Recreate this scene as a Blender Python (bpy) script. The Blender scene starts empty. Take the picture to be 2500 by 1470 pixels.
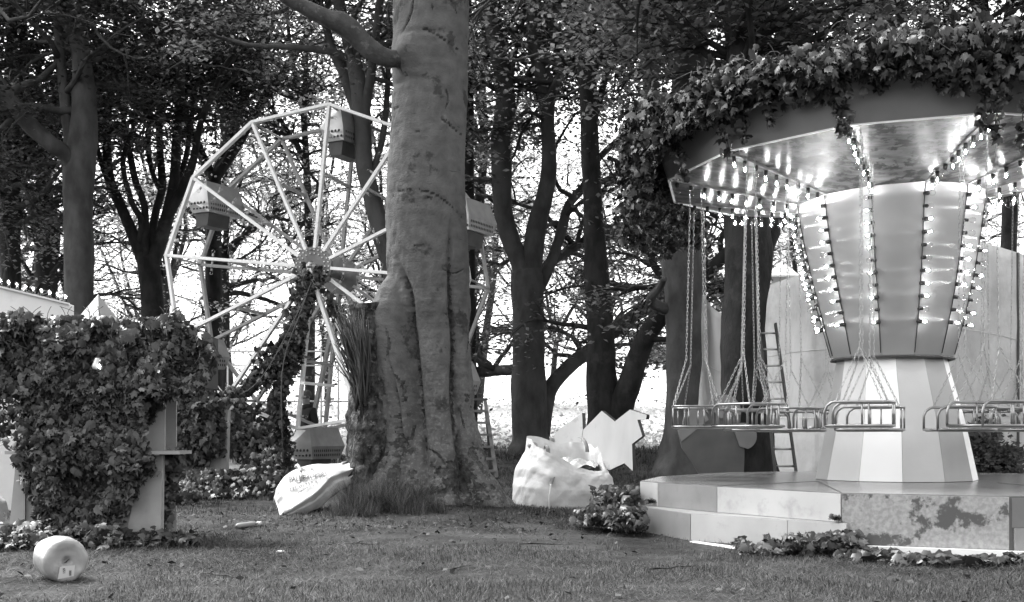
import bpy, math, random
import numpy as np
from mathutils import Vector, Matrix

random.seed(7)
R = np.random.default_rng(7)
PI = math.pi
scene = bpy.context.scene
col = scene.collection

# ------------------------------------------------------------------ camera
EYE = 1.0
FPX, CX, HY = 3000.0, 1250.0, 1058.0
cam_d = bpy.data.cameras.new('camera')
cam = bpy.data.objects.new('camera', cam_d)
col.objects.link(cam)
cam.location = (0, 0, EYE)
cam.rotation_euler = (math.radians(90), 0, 0)
cam_d.sensor_width = 36.0
cam_d.lens = 36.0 * FPX / 2500.0
cam_d.shift_y = (HY - 735.0) / 2500.0
cam_d.clip_end = 5000
cam_d.clip_start = 0.1
scene.camera = cam

# ------------------------------------------------------------------ world, sun, exposure
SUN_EL, SUN_AZ = math.radians(58), math.radians(305)      # azimuth from +Y towards +X: high, to the left and a little beyond the wood
w = bpy.data.worlds.new('World')
scene.world = w
w.use_nodes = True
nt = w.node_tree
bg = nt.nodes['Background']
sky = nt.nodes.new('ShaderNodeTexSky')
sky.sky_type = 'NISHITA'
sky.sun_disc = False
sky.sun_elevation = SUN_EL
sky.sun_rotation = SUN_AZ
sky.air_density = 1.0
sky.dust_density = 4.0
bw = nt.nodes.new('ShaderNodeRGBToBW')
nt.links.new(sky.outputs[0], bw.inputs[0])
nt.links.new(bw.outputs[0], bg.inputs['Color'])
bg.inputs['Strength'].default_value = 0.15
sun_d = bpy.data.lights.new('sun', 'SUN')
sun_d.energy = 0.8
sun_d.angle = math.radians(18)
sun_d.color = (1, 1, 1)
sun = bpy.data.objects.new('sun', sun_d)
col.objects.link(sun)
sdir = Vector((math.sin(SUN_AZ) * math.cos(SUN_EL), math.cos(SUN_AZ) * math.cos(SUN_EL), math.sin(SUN_EL)))
sun.rotation_euler = sdir.to_track_quat('Z', 'Y').to_euler()
sun.location = (-20, -30, 40)
vs = scene.view_settings
scene.display_settings.display_device = 'sRGB'
vs.view_transform = 'Standard'
vs.look = 'None'
vs.exposure = 2.5
vs.gamma = 1.0
vs.use_curve_mapping = False
scene.cycles.use_denoising = True
scene.cycles.max_bounces = 7
scene.cycles.diffuse_bounces = 3
scene.cycles.glossy_bounces = 3
scene.cycles.transmission_bounces = 4
scene.cycles.transparent_max_bounces = 12
scene.cycles.caustics_reflective = False
scene.cycles.caustics_refractive = False

# ------------------------------------------------------------------ helpers
def P(px, py, Y):
    return np.array([(px - CX) / FPX * Y, Y, EYE + (HY - py) / FPX * Y])

def sstep(a, b, x):
    t = np.clip((x - a) / (b - a), 0, 1)
    return t * t * (3 - 2 * t)

_T = R.random((64, 64, 64))
def vnoise(p):
    p = np.asarray(p, float)
    i = np.floor(p).astype(int); f = p - i
    f = f * f * (3 - 2 * f)
    def g(a, b, c): return _T[(i[..., 0] + a) & 63, (i[..., 1] + b) & 63, (i[..., 2] + c) & 63]
    x0 = lambda b, c: g(0, b, c) * (1 - f[..., 0]) + g(1, b, c) * f[..., 0]
    y0 = lambda c: x0(0, c) * (1 - f[..., 1]) + x0(1, c) * f[..., 1]
    return (y0(0) * (1 - f[..., 2]) + y0(1) * f[..., 2]) * 2 - 1

def fbm(p, o=4):
    s = 0; a = 1.0; p = np.asarray(p, float)
    for k in range(o):
        s = s + a * vnoise(p); p = p * 2.03 + 17.3; a *= .5
    return s

def ground_z(x, y):
    x = np.asarray(x, float); y = np.asarray(y, float)
    s = np.maximum(0, y - 15.5)
    left = 0.25 + 0.75 * sstep(-6.5, -1.5, x)
    left = left + (1 - left) * sstep(26, 38, y)
    near = 0.052 * np.minimum(s, 15) * left * sstep(0, 3, s)
    far = 0.068 * np.maximum(0, y - 30.5)
    far = np.where(far > 13, 13 + (far - 13) * .05, far)
    mound = 0.05 * np.exp(-((x + 1.1) ** 2 + (y - 15.2) ** 2) / 2.2) + .12 * np.exp(-((x + 1.35) ** 2 / .5 + (y - 14.75) ** 2 / .7)) + .06 * np.exp(-((x - .1) ** 2 / .8 + (y - 15.1) ** 2 / .6))
    und = 0.03 * fbm(np.stack([x * .7, y * .7, x * 0 + 3], -1), 3) * sstep(60, 20, y)
    flat = np.exp(-(((x - 4) / 3.2) ** 4 + ((y - 12.8) / 3.8) ** 4))
    return near + far + mound + und * (1 - flat)

class MB:
    """Collects vertices and faces of ONE mesh."""
    def __init__(s): s.v = []; s.f = []; s.m = []; s.n = 0; s.sm = []
    def add(s, v, faces, mi=0, smooth=True):
        v = np.asarray(v, float).reshape(-1, 3)
        if not isinstance(faces, (list, tuple)): faces = [faces]
        for f in faces:
            f = np.asarray(f, int)
            if f.ndim == 1: f = f[None]
            s.f.append(f + s.n); s.m.append(np.full(len(f), mi)); s.sm.append(np.full(len(f), smooth))
        s.v.append(v); s.n += len(v)
        return s
    def build(s, name, mats, parent=None, loc=None):
        me = bpy.data.meshes.new(name)
        V = np.concatenate(s.v)
        if loc is not None: V = V - np.asarray(loc, float)
        me.vertices.add(len(V)); me.vertices.foreach_set('co', V.astype(np.float32).ravel())
        tot = np.concatenate([np.full(len(f), f.shape[1]) for f in s.f])
        idx = np.concatenate([f.ravel() for f in s.f])
        st = np.concatenate([[0], np.cumsum(tot)[:-1]])
        me.loops.add(len(idx)); me.loops.foreach_set('vertex_index', idx.astype(np.int32))
        me.polygons.add(len(tot))
        me.polygons.foreach_set('loop_start', st.astype(np.int32))
        me.polygons.foreach_set('loop_total', tot.astype(np.int32))
        me.polygons.foreach_set('material_index', np.concatenate(s.m).astype(np.int32))
        me.polygons.foreach_set('use_smooth', np.concatenate(s.sm).astype(bool))
        me.update(calc_edges=True)
        me.validate()
        if not isinstance(mats, (list, tuple)): mats = [mats]
        for m in mats: me.materials.append(m)
        o = bpy.data.objects.new(name, me)
        col.objects.link(o)
        if loc is not None and parent is None: o.location = loc
        if parent is not None:
            o.parent = parent
        return o
    # ---- shapes
    def box(s, c, size, rot=None, mi=0):
        h = np.array(size) / 2
        v = np.array([[x, y, z] for x in (-1, 1) for y in (-1, 1) for z in (-1, 1)]) * h
        if rot is not None: v = v @ np.array(rot).T
        v = v + np.array(c)
        return s.add(v, np.array([[0, 1, 3, 2], [4, 6, 7, 5], [0, 4, 5, 1], [2, 3, 7, 6], [0, 2, 6, 4], [1, 5, 7, 3]]), mi, False)
    def beam(s, p0, p1, wd, ht, up=(0, 0, 1), mi=0):
        p0 = np.array(p0, float); p1 = np.array(p1, float)
        d = p1 - p0; L = np.linalg.norm(d); d = d / L
        up = np.array(up, float)
        a = np.cross(up, d)
        if np.linalg.norm(a) < 1e-4: a = np.cross([0, 1, 0], d)
        a /= np.linalg.norm(a); b = np.cross(d, a)
        return s.box((p0 + p1) / 2, (L, wd, ht), np.stack([d, a, b], 1), mi)
    def tube(s, pts, rad, n=8, mi=0, cap=True, rough=0.0, seed=0.0, closed=False):
        pts = np.asarray(pts, float); k = len(pts)
        rad = np.broadcast_to(np.asarray(rad, float), (k,))
        t = np.gradient(pts, axis=0)
        if closed: t = np.roll(pts, -1, 0) - np.roll(pts, 1, 0)
        t /= np.linalg.norm(t, axis=1)[:, None] + 1e-9
        ref = np.array([0, 0, 1.0]) if abs(t[0][2]) < .9 else np.array([1.0, 0, 0])
        A = np.zeros((k, 3)); a = ref - t[0] * (ref @ t[0]); a /= np.linalg.norm(a)
        for i in range(k):
            a = a - t[i] * (a @ t[i]); a /= np.linalg.norm(a) + 1e-9; A[i] = a
        B = np.cross(t, A)
        ph = np.arange(n) * 2 * PI / n
        dirs = A[:, None] * np.cos(ph)[None, :, None] + B[:, None] * np.sin(ph)[None, :, None]
        rr = np.repeat(rad[:, None], n, 1)
        if rough:
            q = (pts[:, None] * np.array([1, 1, .45]) + dirs * rad[:, None, None] * 1.5)
            rr = rr * (1 + rough * fbm(q * 2.2 + seed, 3))
        v = pts[:, None] + dirs * rr[..., None]
        i0 = np.arange(k if closed else k - 1)[:, None] * n; j = np.arange(n)[None]
        i1 = (i0 + n) % (k * n)
        f = np.stack([i0 + j, i0 + (j + 1) % n, i1 + (j + 1) % n, i1 + j], -1).reshape(-1, 4)
        F = [f]
        if cap and not closed:
            F += [np.arange(n)[::-1][None], (np.arange(n) + (k - 1) * n)[None]]
        return s.add(v, F, mi, True)
    def lathe(s, prof, n=24, c=(0, 0, 0), mi=0, smooth=True, ph0=0.0):
        prof = np.asarray(prof, float); k = len(prof)
        ph = np.arange(n) * 2 * PI / n + ph0
        v = np.stack([prof[:, 0, None] * np.cos(ph), prof[:, 0, None] * np.sin(ph), np.repeat(prof[:, 1, None], n, 1)], -1) + np.array(c)
        i0 = np.arange(k - 1)[:, None] * n; j = np.arange(n)[None]
        f = np.stack([i0 + j, i0 + (j + 1) % n, i0 + n + (j + 1) % n, i0 + n + j], -1).reshape(-1, 4)
        return s.add(v, [f], mi, smooth)
    def prism(s, poly, off, mi=0, mi_side=None):
        a = np.asarray(poly, float); n = len(a); b = a + np.asarray(off, float)
        j = np.arange(n)
        s.add(np.concatenate([a, b]), [np.arange(n)[None], (np.arange(n)[::-1] + n)[None]], mi, False)
        s.add(np.concatenate([a, b]), [np.stack([j, j + n, (j + 1) % n + n, (j + 1) % n], 1)], mi if mi_side is None else mi_side, False)
        return s
    def grid(s, V, mi=0, smooth=True, wrap=False):
        V = np.asarray(V, float); a, b = V.shape[:2]
        i = np.arange(a - 1)[:, None] * b; j = np.arange(b if wrap else b - 1)[None]
        f = np.stack([i + j, i + (j + 1) % b, i + b + (j + 1) % b, i + b + j], -1).reshape(-1, 4)
        return s.add(V, [f], mi, smooth)

def tag(o, label=None, cat=None, group=None, kind=None):
    if label: o['label'] = label
    if cat: o['category'] = cat
    if group: o['group'] = group
    if kind: o['kind'] = kind
    return o

def empty(name, loc, label, cat, group=None, rz=0):
    o = bpy.data.objects.new(name, None); col.objects.link(o)
    o.location = tuple(float(a) for a in loc); o.rotation_euler = (0, 0, rz)
    o.empty_display_size = .2
    return tag(o, label, cat, group)

def put(mb, name, mats, parent):
    """Build in world coordinates under an unrotated Empty."""
    o = mb.build(name, mats, None)
    l = np.array(parent.location)
    me = o.data
    co = np.empty(len(me.vertices) * 3, np.float32); me.vertices.foreach_get('co', co)
    co = co.reshape(-1, 3) - l.astype(np.float32)
    me.vertices.foreach_set('co', co.ravel())
    o.parent = parent
    return o

def sub(mb, name, mats, part):
    """Sub-part of a part made by put(): same local frame."""
    l = np.array(part.parent.location)
    o = mb.build(name, mats, None)
    me = o.data
    co = np.empty(len(me.vertices) * 3, np.float32); me.vertices.foreach_get('co', co)
    me.vertices.foreach_set('co', (co.reshape(-1, 3) - l.astype(np.float32)).ravel())
    o.parent = part
    return o

def copy_tree(o, parent=None):
    c = o.copy(); col.objects.link(c)
    if parent is not None: c.parent = parent
    for ch in o.children: copy_tree(ch, c)
    return c

def spline(pts, n):
    """Catmull-Rom through rows of any width."""
    p = np.asarray(pts, float)
    if len(p) < 3:
        t = np.linspace(0, 1, n)[:, None]; return p[0] * (1 - t) + p[-1] * t
    q = np.vstack([2 * p[0] - p[1], p, 2 * p[-1] - p[-2]])
    t = np.linspace(0, len(p) - 1 - 1e-6, n); i = t.astype(int); f = (t - i)[:, None]
    a, b, c, d = q[i], q[i + 1], q[i + 2], q[i + 3]
    return .5 * (2 * b + (c - a) * f + (2 * a - 5 * b + 4 * c - d) * f ** 2 + (3 * b - a - 3 * c + d) * f ** 3)

# ------------------------------------------------------------------ materials
def newmat(name):
    m = bpy.data.materials.new(name); m.use_nodes = True
    return m, m.node_tree, m.node_tree.nodes['Principled BSDF']

def g3(v): return (v, v, v, 1)

def M(name, c1, c2=None, scale=6, rough=.6, bump=0, bscale=30, metal=0, stretch=(1, 1, 1), detail=5, lo=.35, hi=.65, spec=.5, c3=None, s3=1.2, lo3=.55, hi3=.7, bdist=.02, aniso=0, coat=0):
    m, t, b = newmat(name); L = t.links.new
    b.inputs['Roughness'].default_value = rough
    b.inputs['Metallic'].default_value = metal
    b.inputs['Specular IOR Level'].default_value = spec
    b.inputs['Coat Weight'].default_value = coat
    tc = t.nodes.new('ShaderNodeTexCoord'); mp = t.nodes.new('ShaderNodeMapping')
    mp.inputs['Scale'].default_value = stretch
    L(tc.outputs['Object'], mp.inputs[0])
    if c2 is None:
        b.inputs['Base Color'].default_value = g3(c1)
    else:
        n = t.nodes.new('ShaderNodeTexNoise'); n.inputs['Scale'].default_value = scale; n.inputs['Detail'].default_value = detail
        L(mp.outputs[0], n.inputs['Vector'])
        r = t.nodes.new('ShaderNodeValToRGB')
        r.color_ramp.elements[0].position = lo; r.color_ramp.elements[0].color = g3(c1)
        r.color_ramp.elements[1].position = hi; r.color_ramp.elements[1].color = g3(c2)
        L(n.outputs[0], r.inputs[0]); out = r.outputs[0]
        if c3 is not None:
            n3 = t.nodes.new('ShaderNodeTexNoise'); n3.inputs['Scale'].default_value = s3; n3.inputs['Detail'].default_value = 8
            n3.inputs['Roughness'].default_value = .65
            L(tc.outputs['Object'], n3.inputs['Vector'])
            r3 = t.nodes.new('ShaderNodeValToRGB')
            r3.color_ramp.elements[0].position = lo3; r3.color_ramp.elements[0].color = (0, 0, 0, 1)
            r3.color_ramp.elements[1].position = hi3; r3.color_ramp.elements[1].color = (1, 1, 1, 1)
            L(n3.outputs[0], r3.inputs[0])
            mx = t.nodes.new('ShaderNodeMix'); mx.data_type = 'RGBA'
            L(r3.outputs[0], mx.inputs[0]); L(out, mx.inputs[6]); mx.inputs[7].default_value = g3(c3)
            out = mx.outputs[2]
        L(out, b.inputs['Base Color'])
    if bump:
        n2 = t.nodes.new('ShaderNodeTexNoise'); n2.inputs['Scale'].default_value = bscale; n2.inputs['Detail'].default_value = 6
        L(mp.outputs[0], n2.inputs['Vector'])
        bp = t.nodes.new('ShaderNodeBump'); bp.inputs['Strength'].default_value = bump; bp.inputs['Distance'].default_value = bdist
        L(n2.outputs[0], bp.inputs['Height']); L(bp.outputs[0], b.inputs['Normal'])
    if aniso:
        b.inputs['Anisotropic'].default_value = aniso       # brushed up and down: lights smear sideways
        gn = t.nodes.new('ShaderNodeNewGeometry'); cr = t.nodes.new('ShaderNodeVectorMath'); cr.operation = 'CROSS_PRODUCT'
        cr.inputs[0].default_value = (0, 0, 1); L(gn.outputs['Normal'], cr.inputs[1]); L(cr.outputs[0], b.inputs['Tangent'])
    return m

def barkmat(name):
    """Smooth grey bark: faint mottling, dark weathered patches, pale lichen flecks towards the foot."""
    m = M(name, .084, .118, 6, .9, .75, 40, stretch=(1, 1, 1.25), detail=10, c3=.048, s3=2.4, lo3=.57, hi3=.62, spec=.1, bdist=.012)
    t = m.node_tree; L = t.links.new; b = t.nodes['Principled BSDF']
    src = b.inputs['Base Color'].links[0].from_socket
    tc = t.nodes.new('ShaderNodeTexCoord')
    n = t.nodes.new('ShaderNodeTexNoise'); n.inputs['Scale'].default_value = 26; n.inputs['Detail'].default_value = 5
    L(tc.outputs['Object'], n.inputs['Vector'])
    r = t.nodes.new('ShaderNodeValToRGB'); r.color_ramp.elements[0].position = .54; r.color_ramp.elements[0].color = (0, 0, 0, 1)
    r.color_ramp.elements[1].position = .61; r.color_ramp.elements[1].color = (1, 1, 1, 1); L(n.outputs[0], r.inputs[0])
    sx = t.nodes.new('ShaderNodeSeparateXYZ'); L(tc.outputs['Object'], sx.inputs[0])
    mr = t.nodes.new('ShaderNodeMapRange'); mr.inputs[1].default_value = 2.4; mr.inputs[2].default_value = .2; mr.inputs[3].default_value = .05; mr.inputs[4].default_value = .8
    L(sx.outputs[2], mr.inputs[0])
    mu = t.nodes.new('ShaderNodeMath'); mu.operation = 'MULTIPLY'; L(r.outputs[0], mu.inputs[0]); L(mr.outputs[0], mu.inputs[1])
    mx = t.nodes.new('ShaderNodeMix'); mx.data_type = 'RGBA'; L(mu.outputs[0], mx.inputs[0]); L(src, mx.inputs[6]); mx.inputs[7].default_value = g3(.17)
    # fine dark horizontal scars
    mp = t.nodes.new('ShaderNodeMapping'); mp.inputs['Scale'].default_value = (3, 3, 26); L(tc.outputs['Object'], mp.inputs[0])
    n2 = t.nodes.new('ShaderNodeTexNoise'); n2.inputs['Scale'].default_value = 1.6; n2.inputs['Detail'].default_value = 3; L(mp.outputs[0], n2.inputs['Vector'])
    r2 = t.nodes.new('ShaderNodeValToRGB'); r2.color_ramp.elements[0].position = .70; r2.color_ramp.elements[0].color = (1, 1, 1, 1)
    r2.color_ramp.elements[1].position = .74; r2.color_ramp.elements[1].color = g3(.5); L(n2.outputs[0], r2.inputs[0])
    m2 = t.nodes.new('ShaderNodeMix'); m2.data_type = 'RGBA'; m2.blend_type = 'MULTIPLY'; m2.inputs[0].default_value = 1
    L(mx.outputs[2], m2.inputs[6]); L(r2.outputs[0], m2.inputs[7]); L(m2.outputs[2], b.inputs['Base Color'])
    return m

def leafmat(name, lo, hi, trans, rough=.5, spec=.4):
    """Leaf: every leaf its own tone, lets some light through."""
    m, t, b = newmat(name); L = t.links.new
    g = t.nodes.new('ShaderNodeNewGeometry')
    r = t.nodes.new('ShaderNodeValToRGB')
    r.color_ramp.elements[0].color = g3(lo); r.color_ramp.elements[1].color = g3(hi)
    r.color_ramp.elements[0].position = .05
    e = r.color_ramp.elements.new(.6); e.color = g3((lo * 2 + hi) / 3)
    L(g.outputs['Random Per Island'], r.inputs[0]); L(r.outputs[0], b.inputs['Base Color'])
    b.inputs['Roughness'].default_value = rough; b.inputs['Specular IOR Level'].default_value = spec
    tr = t.nodes.new('ShaderNodeBsdfTranslucent'); L(r.outputs[0], tr.inputs[0])
    mx = t.nodes.new('ShaderNodeMixShader'); mx.inputs[0].default_value = trans
    L(b.outputs[0], mx.inputs[1]); L(tr.outputs[0], mx.inputs[2])
    L(mx.outputs[0], t.nodes['Material Output'].inputs[0])
    return m

def emit(name, s):
    m, t, b = newmat(name)
    b.inputs['Base Color'].default_value = g3(.8)
    b.inputs['Emission Color'].default_value = g3(1); b.inputs['Emission Strength'].default_value = s
    return m

def glassmat(name, refl=.12):
    m, t, b = newmat(name); L = t.links.new
    tr = t.nodes.new('ShaderNodeBsdfTransparent'); tr.inputs[0].default_value = g3(.95)
    gl = t.nodes.new('ShaderNodeBsdfGlossy'); gl.inputs['Roughness'].default_value = .05
    lw = t.nodes.new('ShaderNodeLayerWeight'); lw.inputs[0].default_value = refl + .2
    mx = t.nodes.new('ShaderNodeMixShader')
    L(lw.outputs['Facing'], mx.inputs[0]); L(tr.outputs[0], mx.inputs[1]); L(gl.outputs[0], mx.inputs[2])
    L(mx.outputs[0], t.nodes['Material Output'].inputs[0])
    return m

MAT = dict(
    bark=barkmat('smooth_bark'),
    limbbark=M('limb_bark', .05, .085, 7, .9, .7, 34, detail=9, c3=.12, s3=9, lo3=.58, hi3=.66, spec=.1),
    scarred=M('weathered_bark', .03, .075, 16, .95, .9, 40, detail=9, c3=.11, s3=20, lo3=.58, hi3=.64, spec=.1),
    darkbark=M('dark_bark', .018, .038, 5, .85, .8, 22, stretch=(1, 1, .5), c3=.06, s3=1.6, spec=.1),
    greybark=M('grey_bark', .045, .085, 4, .85, .7, 20, stretch=(1, 1, .5), c3=.085, s3=1.3, spec=.1),
    farbark=M('far_bark', .03, .06, 3, .9, .6, 14, stretch=(1, 1, .4), spec=.1),
    rough=M('rough_bark', .015, .09, 12, .95, 1.0, 30, stretch=(1, 1, .6), bdist=.06, detail=10, c3=.15, s3=9, lo3=.55, hi3=.62, spec=.1),
    splinter=M('splinter', .03, .11, 18, .9, .3, 30, stretch=(1, 1, .1), spec=.1),
    leaf=leafmat('beech_leaf', .06, .22, .66),
    leaf_dark=leafmat('shaded_beech_leaf', .015, .055, .5),  # darker copy of the beech leaf, crown shade put into its colour
    leaf_far=leafmat('far_beech_leaf', .2, .5, .68),  # paler copy for distant trees, backlight and haze put into its colour
    ivy=leafmat('ivy_leaf', .010, .085, .12, .36, .5),
    ivy_dark=leafmat('ivy_leaf_dark', .010, .06, .12, .4, .5),
    vine=M('vine_stem', .05, .1, 20, .8),
    white=M('white_paint', .74, .8, 4, .45, .1, 40, c3=.6, s3=2, lo3=.6, hi3=.8),
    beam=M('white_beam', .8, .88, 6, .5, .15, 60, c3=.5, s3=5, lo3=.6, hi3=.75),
    beam_back=M('shaded_grey_beam', .26, .34, 6, .5, .1, 60),  # darker copy of white_beam, shade of the wheel's back frame put into the colour
    steel=M('galvanised', .35, .5, 8, .38, metal=.85),
    tubem=M('tube_steel', .22, .3, 10, .3, metal=.9),
    chain=M('chain_steel', .3, .45, 30, .35, metal=.8),
    carmetal=M('car_metal', .5, .62, 5, .35, .1, 20, metal=.5),
    carside=M('car_side', .27, .34, 5, .45, .1, 20, metal=.3),
    black=M('black_hole', .012),
    dark=M('dark_panel', .035, .06, 4, .6),
    rubber=M('black_rubber', .02, None, rough=.5),
    stallwall=M('stall_panel', .26, .36, 2.5, .5, .05, 50, c3=.2, s3=1.5, lo3=.55, hi3=.8),
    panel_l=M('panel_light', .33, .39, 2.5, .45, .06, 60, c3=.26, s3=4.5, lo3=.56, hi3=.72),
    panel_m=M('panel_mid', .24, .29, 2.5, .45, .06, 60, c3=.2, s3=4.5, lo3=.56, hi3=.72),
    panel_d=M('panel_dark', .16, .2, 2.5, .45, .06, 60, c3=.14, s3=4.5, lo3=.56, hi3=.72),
    deck=M('deck_boards', .12, .2, 3, .22, .05, 60, stretch=(.3, 3, 1), c3=.12, s3=2.4, lo3=.58, hi3=.72, spec=.6),
    spotted=M('spotted_panel', .24, .36, 30, .45, .06, 60, detail=8, c3=.075, s3=4.6, lo3=.53, hi3=.585),
    shroud=M('brushed_shroud', .42, .48, 2, .30, 0, metal=.55, aniso=.96, spec=.9),
    ceiling=M('canopy_underside', .09, .22, 7, .3, .1, 18, metal=.1, detail=9, stretch=(.6, 2.2, 1), c3=.03, s3=7, lo3=.49, hi3=.56),
    fascia=M('fascia_paint', .16, .2, 2, .5, .04, 40),
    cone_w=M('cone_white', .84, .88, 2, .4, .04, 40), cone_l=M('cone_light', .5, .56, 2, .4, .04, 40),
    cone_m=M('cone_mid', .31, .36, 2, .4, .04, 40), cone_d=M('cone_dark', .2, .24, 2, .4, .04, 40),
    bagw=M('woven_white', .32, .40, 7, .55, .35, 14, bdist=.02, c3=.27, s3=3),
    bagopen=M('woven_white_open', .46, .56, 7, .55, .35, 14, bdist=.02, c3=.4, s3=3),
    strap=M('grey_strap', .16, .24, 12, .7), ink=M('print_ink', .012, .03, 14, .7),
    plastic=M('crumpled_plastic', .3, .5, 9, .25, .5, 16),
    cut_white=M('cutout_white', .66, .8, 2.5, .5, .08, 30, stretch=(1,1,.3), c3=.34, s3=1.8),
    cut_dark=M('cutout_dark', .07, .1, 3, .6), cut_mid=M('cutout_mid', .16, .2, 3, .6),
    sheet=M('metal_sheet', .5, .66, 1.8, .5, .6, 3, metal=.1, bdist=.12, stretch=(1, 1, .35), c3=.36, s3=1.4, lo3=.5, hi3=.75),
    sheet_pale=M('pale_sheet', .5, .62, 1.8, .5, .2, 4, stretch=(1, 1, .35)),
    hubm=M('hub_steel', .1, .16, 8, .4, metal=.5), socket_pale=M('pale_socket', .3, .4, 20, .5),
    wood=M('pale_wood', .3, .42, 8, .6, .2, 30, stretch=(4, 4, .6)),
    paper=M('wrapped_film', .25, .32, 5, .3, .5, 9, bdist=.015, c3=.2, s3=4),
    label=M('paper_label', .45, .5, 5, .6),
    cloth=M('black_cloth', .012, .022, 9, .85), cloth2=M('dark_trousers', .02, .035, 9, .85), skin=M('skin', .3, .36, 6, .5), hat=M('knit_hat', .05, .08, 40, .9),
    grass=leafmat('grass_blade', .016, .15, .2, .6, .2),
    ladderm=M('ladder_metal', .10, .15, 8, .5, metal=.2), litter=leafmat('fallen_leaf', .010, .10, .1, .7, .2), meadow=leafmat('meadow_growth', .35, .7, .4, .7, .1),
    stone=M('stone', .4, .5, 9, .8), core=emit('lamp_glow', 36), glass=glassmat('bulb_glass', -.06),
    socket=M('lamp_socket', .015, None, rough=.4),
)

# ground: lawn near, pale crop beyond the trees, its tone raised to carry sunlight
def ground_mat():
    m, t, b = newmat('ground_turf'); L = t.links.new
    tc = t.nodes.new('ShaderNodeTexCoord')
    def noise(sc, d=6):
        n = t.nodes.new('ShaderNodeTexNoise'); n.inputs['Scale'].default_value = sc; n.inputs['Detail'].default_value = d
        L(tc.outputs['Object'], n.inputs['Vector']); return n
    n1 = noise(1.3); n2 = noise(22, 8)
    r1 = t.nodes.new('ShaderNodeValToRGB'); r1.color_ramp.elements[0].color = g3(.018); r1.color_ramp.elements[1].color = g3(.06)
    r1.color_ramp.elements[0].position = .35; r1.color_ramp.elements[1].position = .65
    L(n1.outputs[0], r1.inputs[0])
    r2 = t.nodes.new('ShaderNodeValToRGB'); r2.color_ramp.elements[0].color = g3(.5); r2.color_ramp.elements[1].color = g3(1.3)
    r2.color_ramp.elements[0].position = .3; r2.color_ramp.elements[1].position = .7
    L(n2.outputs[0], r2.inputs[0])
    mu = t.nodes.new('ShaderNodeMix'); mu.data_type = 'RGBA'; mu.blend_type = 'MULTIPLY'; mu.inputs[0].default_value = 1
    L(r1.outputs[0], mu.inputs[6]); L(r2.outputs[0], mu.inputs[7])
    n3 = noise(.25); n4 = noise(5)
    r3 = t.nodes.new('ShaderNodeValToRGB'); r3.color_ramp.elements[0].color = g3(.38); r3.color_ramp.elements[1].color = g3(.6)
    ad = t.nodes.new('ShaderNodeMath'); ad.operation = 'MULTIPLY_ADD'; ad.inputs[1].default_value = .5
    L(n3.outputs[0], ad.inputs[0]); 
    hf = t.nodes.new('ShaderNodeMath'); hf.operation = 'MULTIPLY'; hf.inputs[1].default_value = .5; L(n4.outputs[0], hf.inputs[0])
    L(hf.outputs[0], ad.inputs[2]); L(ad.outputs[0], r3.inputs[0])
    sx = t.nodes.new('ShaderNodeSeparateXYZ'); L(tc.outputs['Object'], sx.inputs[0])
    mr = t.nodes.new('ShaderNodeMapRange'); mr.inputs[1].default_value = 27; mr.inputs[2].default_value = 29.5
    L(sx.outputs[1], mr.inputs[0])
    mx = t.nodes.new('ShaderNodeMix'); mx.data_type = 'RGBA'
    L(mr.outputs[0], mx.inputs[0]); L(mu.outputs[2], mx.inputs[6]); L(r3.outputs[0], mx.inputs[7])
    L(mx.outputs[2], b.inputs['Base Color'])
    b.inputs['Roughness'].default_value = .95; b.inputs['Specular IOR Level'].default_value = .1
    bp = t.nodes.new('ShaderNodeBump'); bp.inputs['Strength'].default_value = .7; bp.inputs['Distance'].default_value = .03
    L(n2.outputs[0], bp.inputs['Height']); L(bp.outputs[0], b.inputs['Normal'])
    return m

# ------------------------------------------------------------------ ground
ys = np.concatenate([np.arange(-40, 4, 4), np.arange(4, 24, .2), np.arange(24, 60, 1.0), np.geomspace(60, 1500, 40)])
ts = np.concatenate([-np.geomspace(1, 12, 14)[::-1] , np.linspace(-.95, .95, 90), np.geomspace(1, 12, 14)])
gx = ts[None, :] * (np.maximum(8, ys)[:, None] * .55)
gy = np.repeat(ys[:, None], len(ts), 1)
g = MB().grid(np.stack([gx, gy, ground_z(gx, gy)], -1))
tag(g.build('ground', ground_mat()), kind='structure')

# far tree line on the hill
# ------------------------------------------------------------------ grass
def blades(x, y, h, lean, wd, seed=0):
    n = len(x); rg = np.random.default_rng(seed)
    z = ground_z(x, y) - .004
    az = rg.uniform(0, 2 * PI, n)
    d = np.stack([np.cos(az), np.sin(az)], 1); q = np.stack([-d[:, 1], d[:, 0]], 1)
    V = np.zeros((n, 5, 3))
    base = np.stack([x, y], 1)
    for k, (u, wf) in enumerate(((0, 1), (.55, .8), (1, 0))):
        c = base + d * (lean * h * (u ** 1.6))[:, None]
        zz = z + h * u * np.sqrt(np.clip(1 - (lean * .75) ** 2, .05, 1))
        if k == 2:
            V[:, 4, :2] = c; V[:, 4, 2] = zz
        else:
            o = q * (wd * wf / 2)[:, None]
            V[:, 2 * k, :2] = c - o; V[:, 2 * k + 1, :2] = c + o; V[:, 2 * k:2 * k + 2, 2] = zz[:, None]
    i = np.arange(n)[:, None] * 5
    return V.reshape(-1, 3), [i + np.array([[0, 1, 3, 2]]), i + np.array([[2, 3, 4]])]

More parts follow.
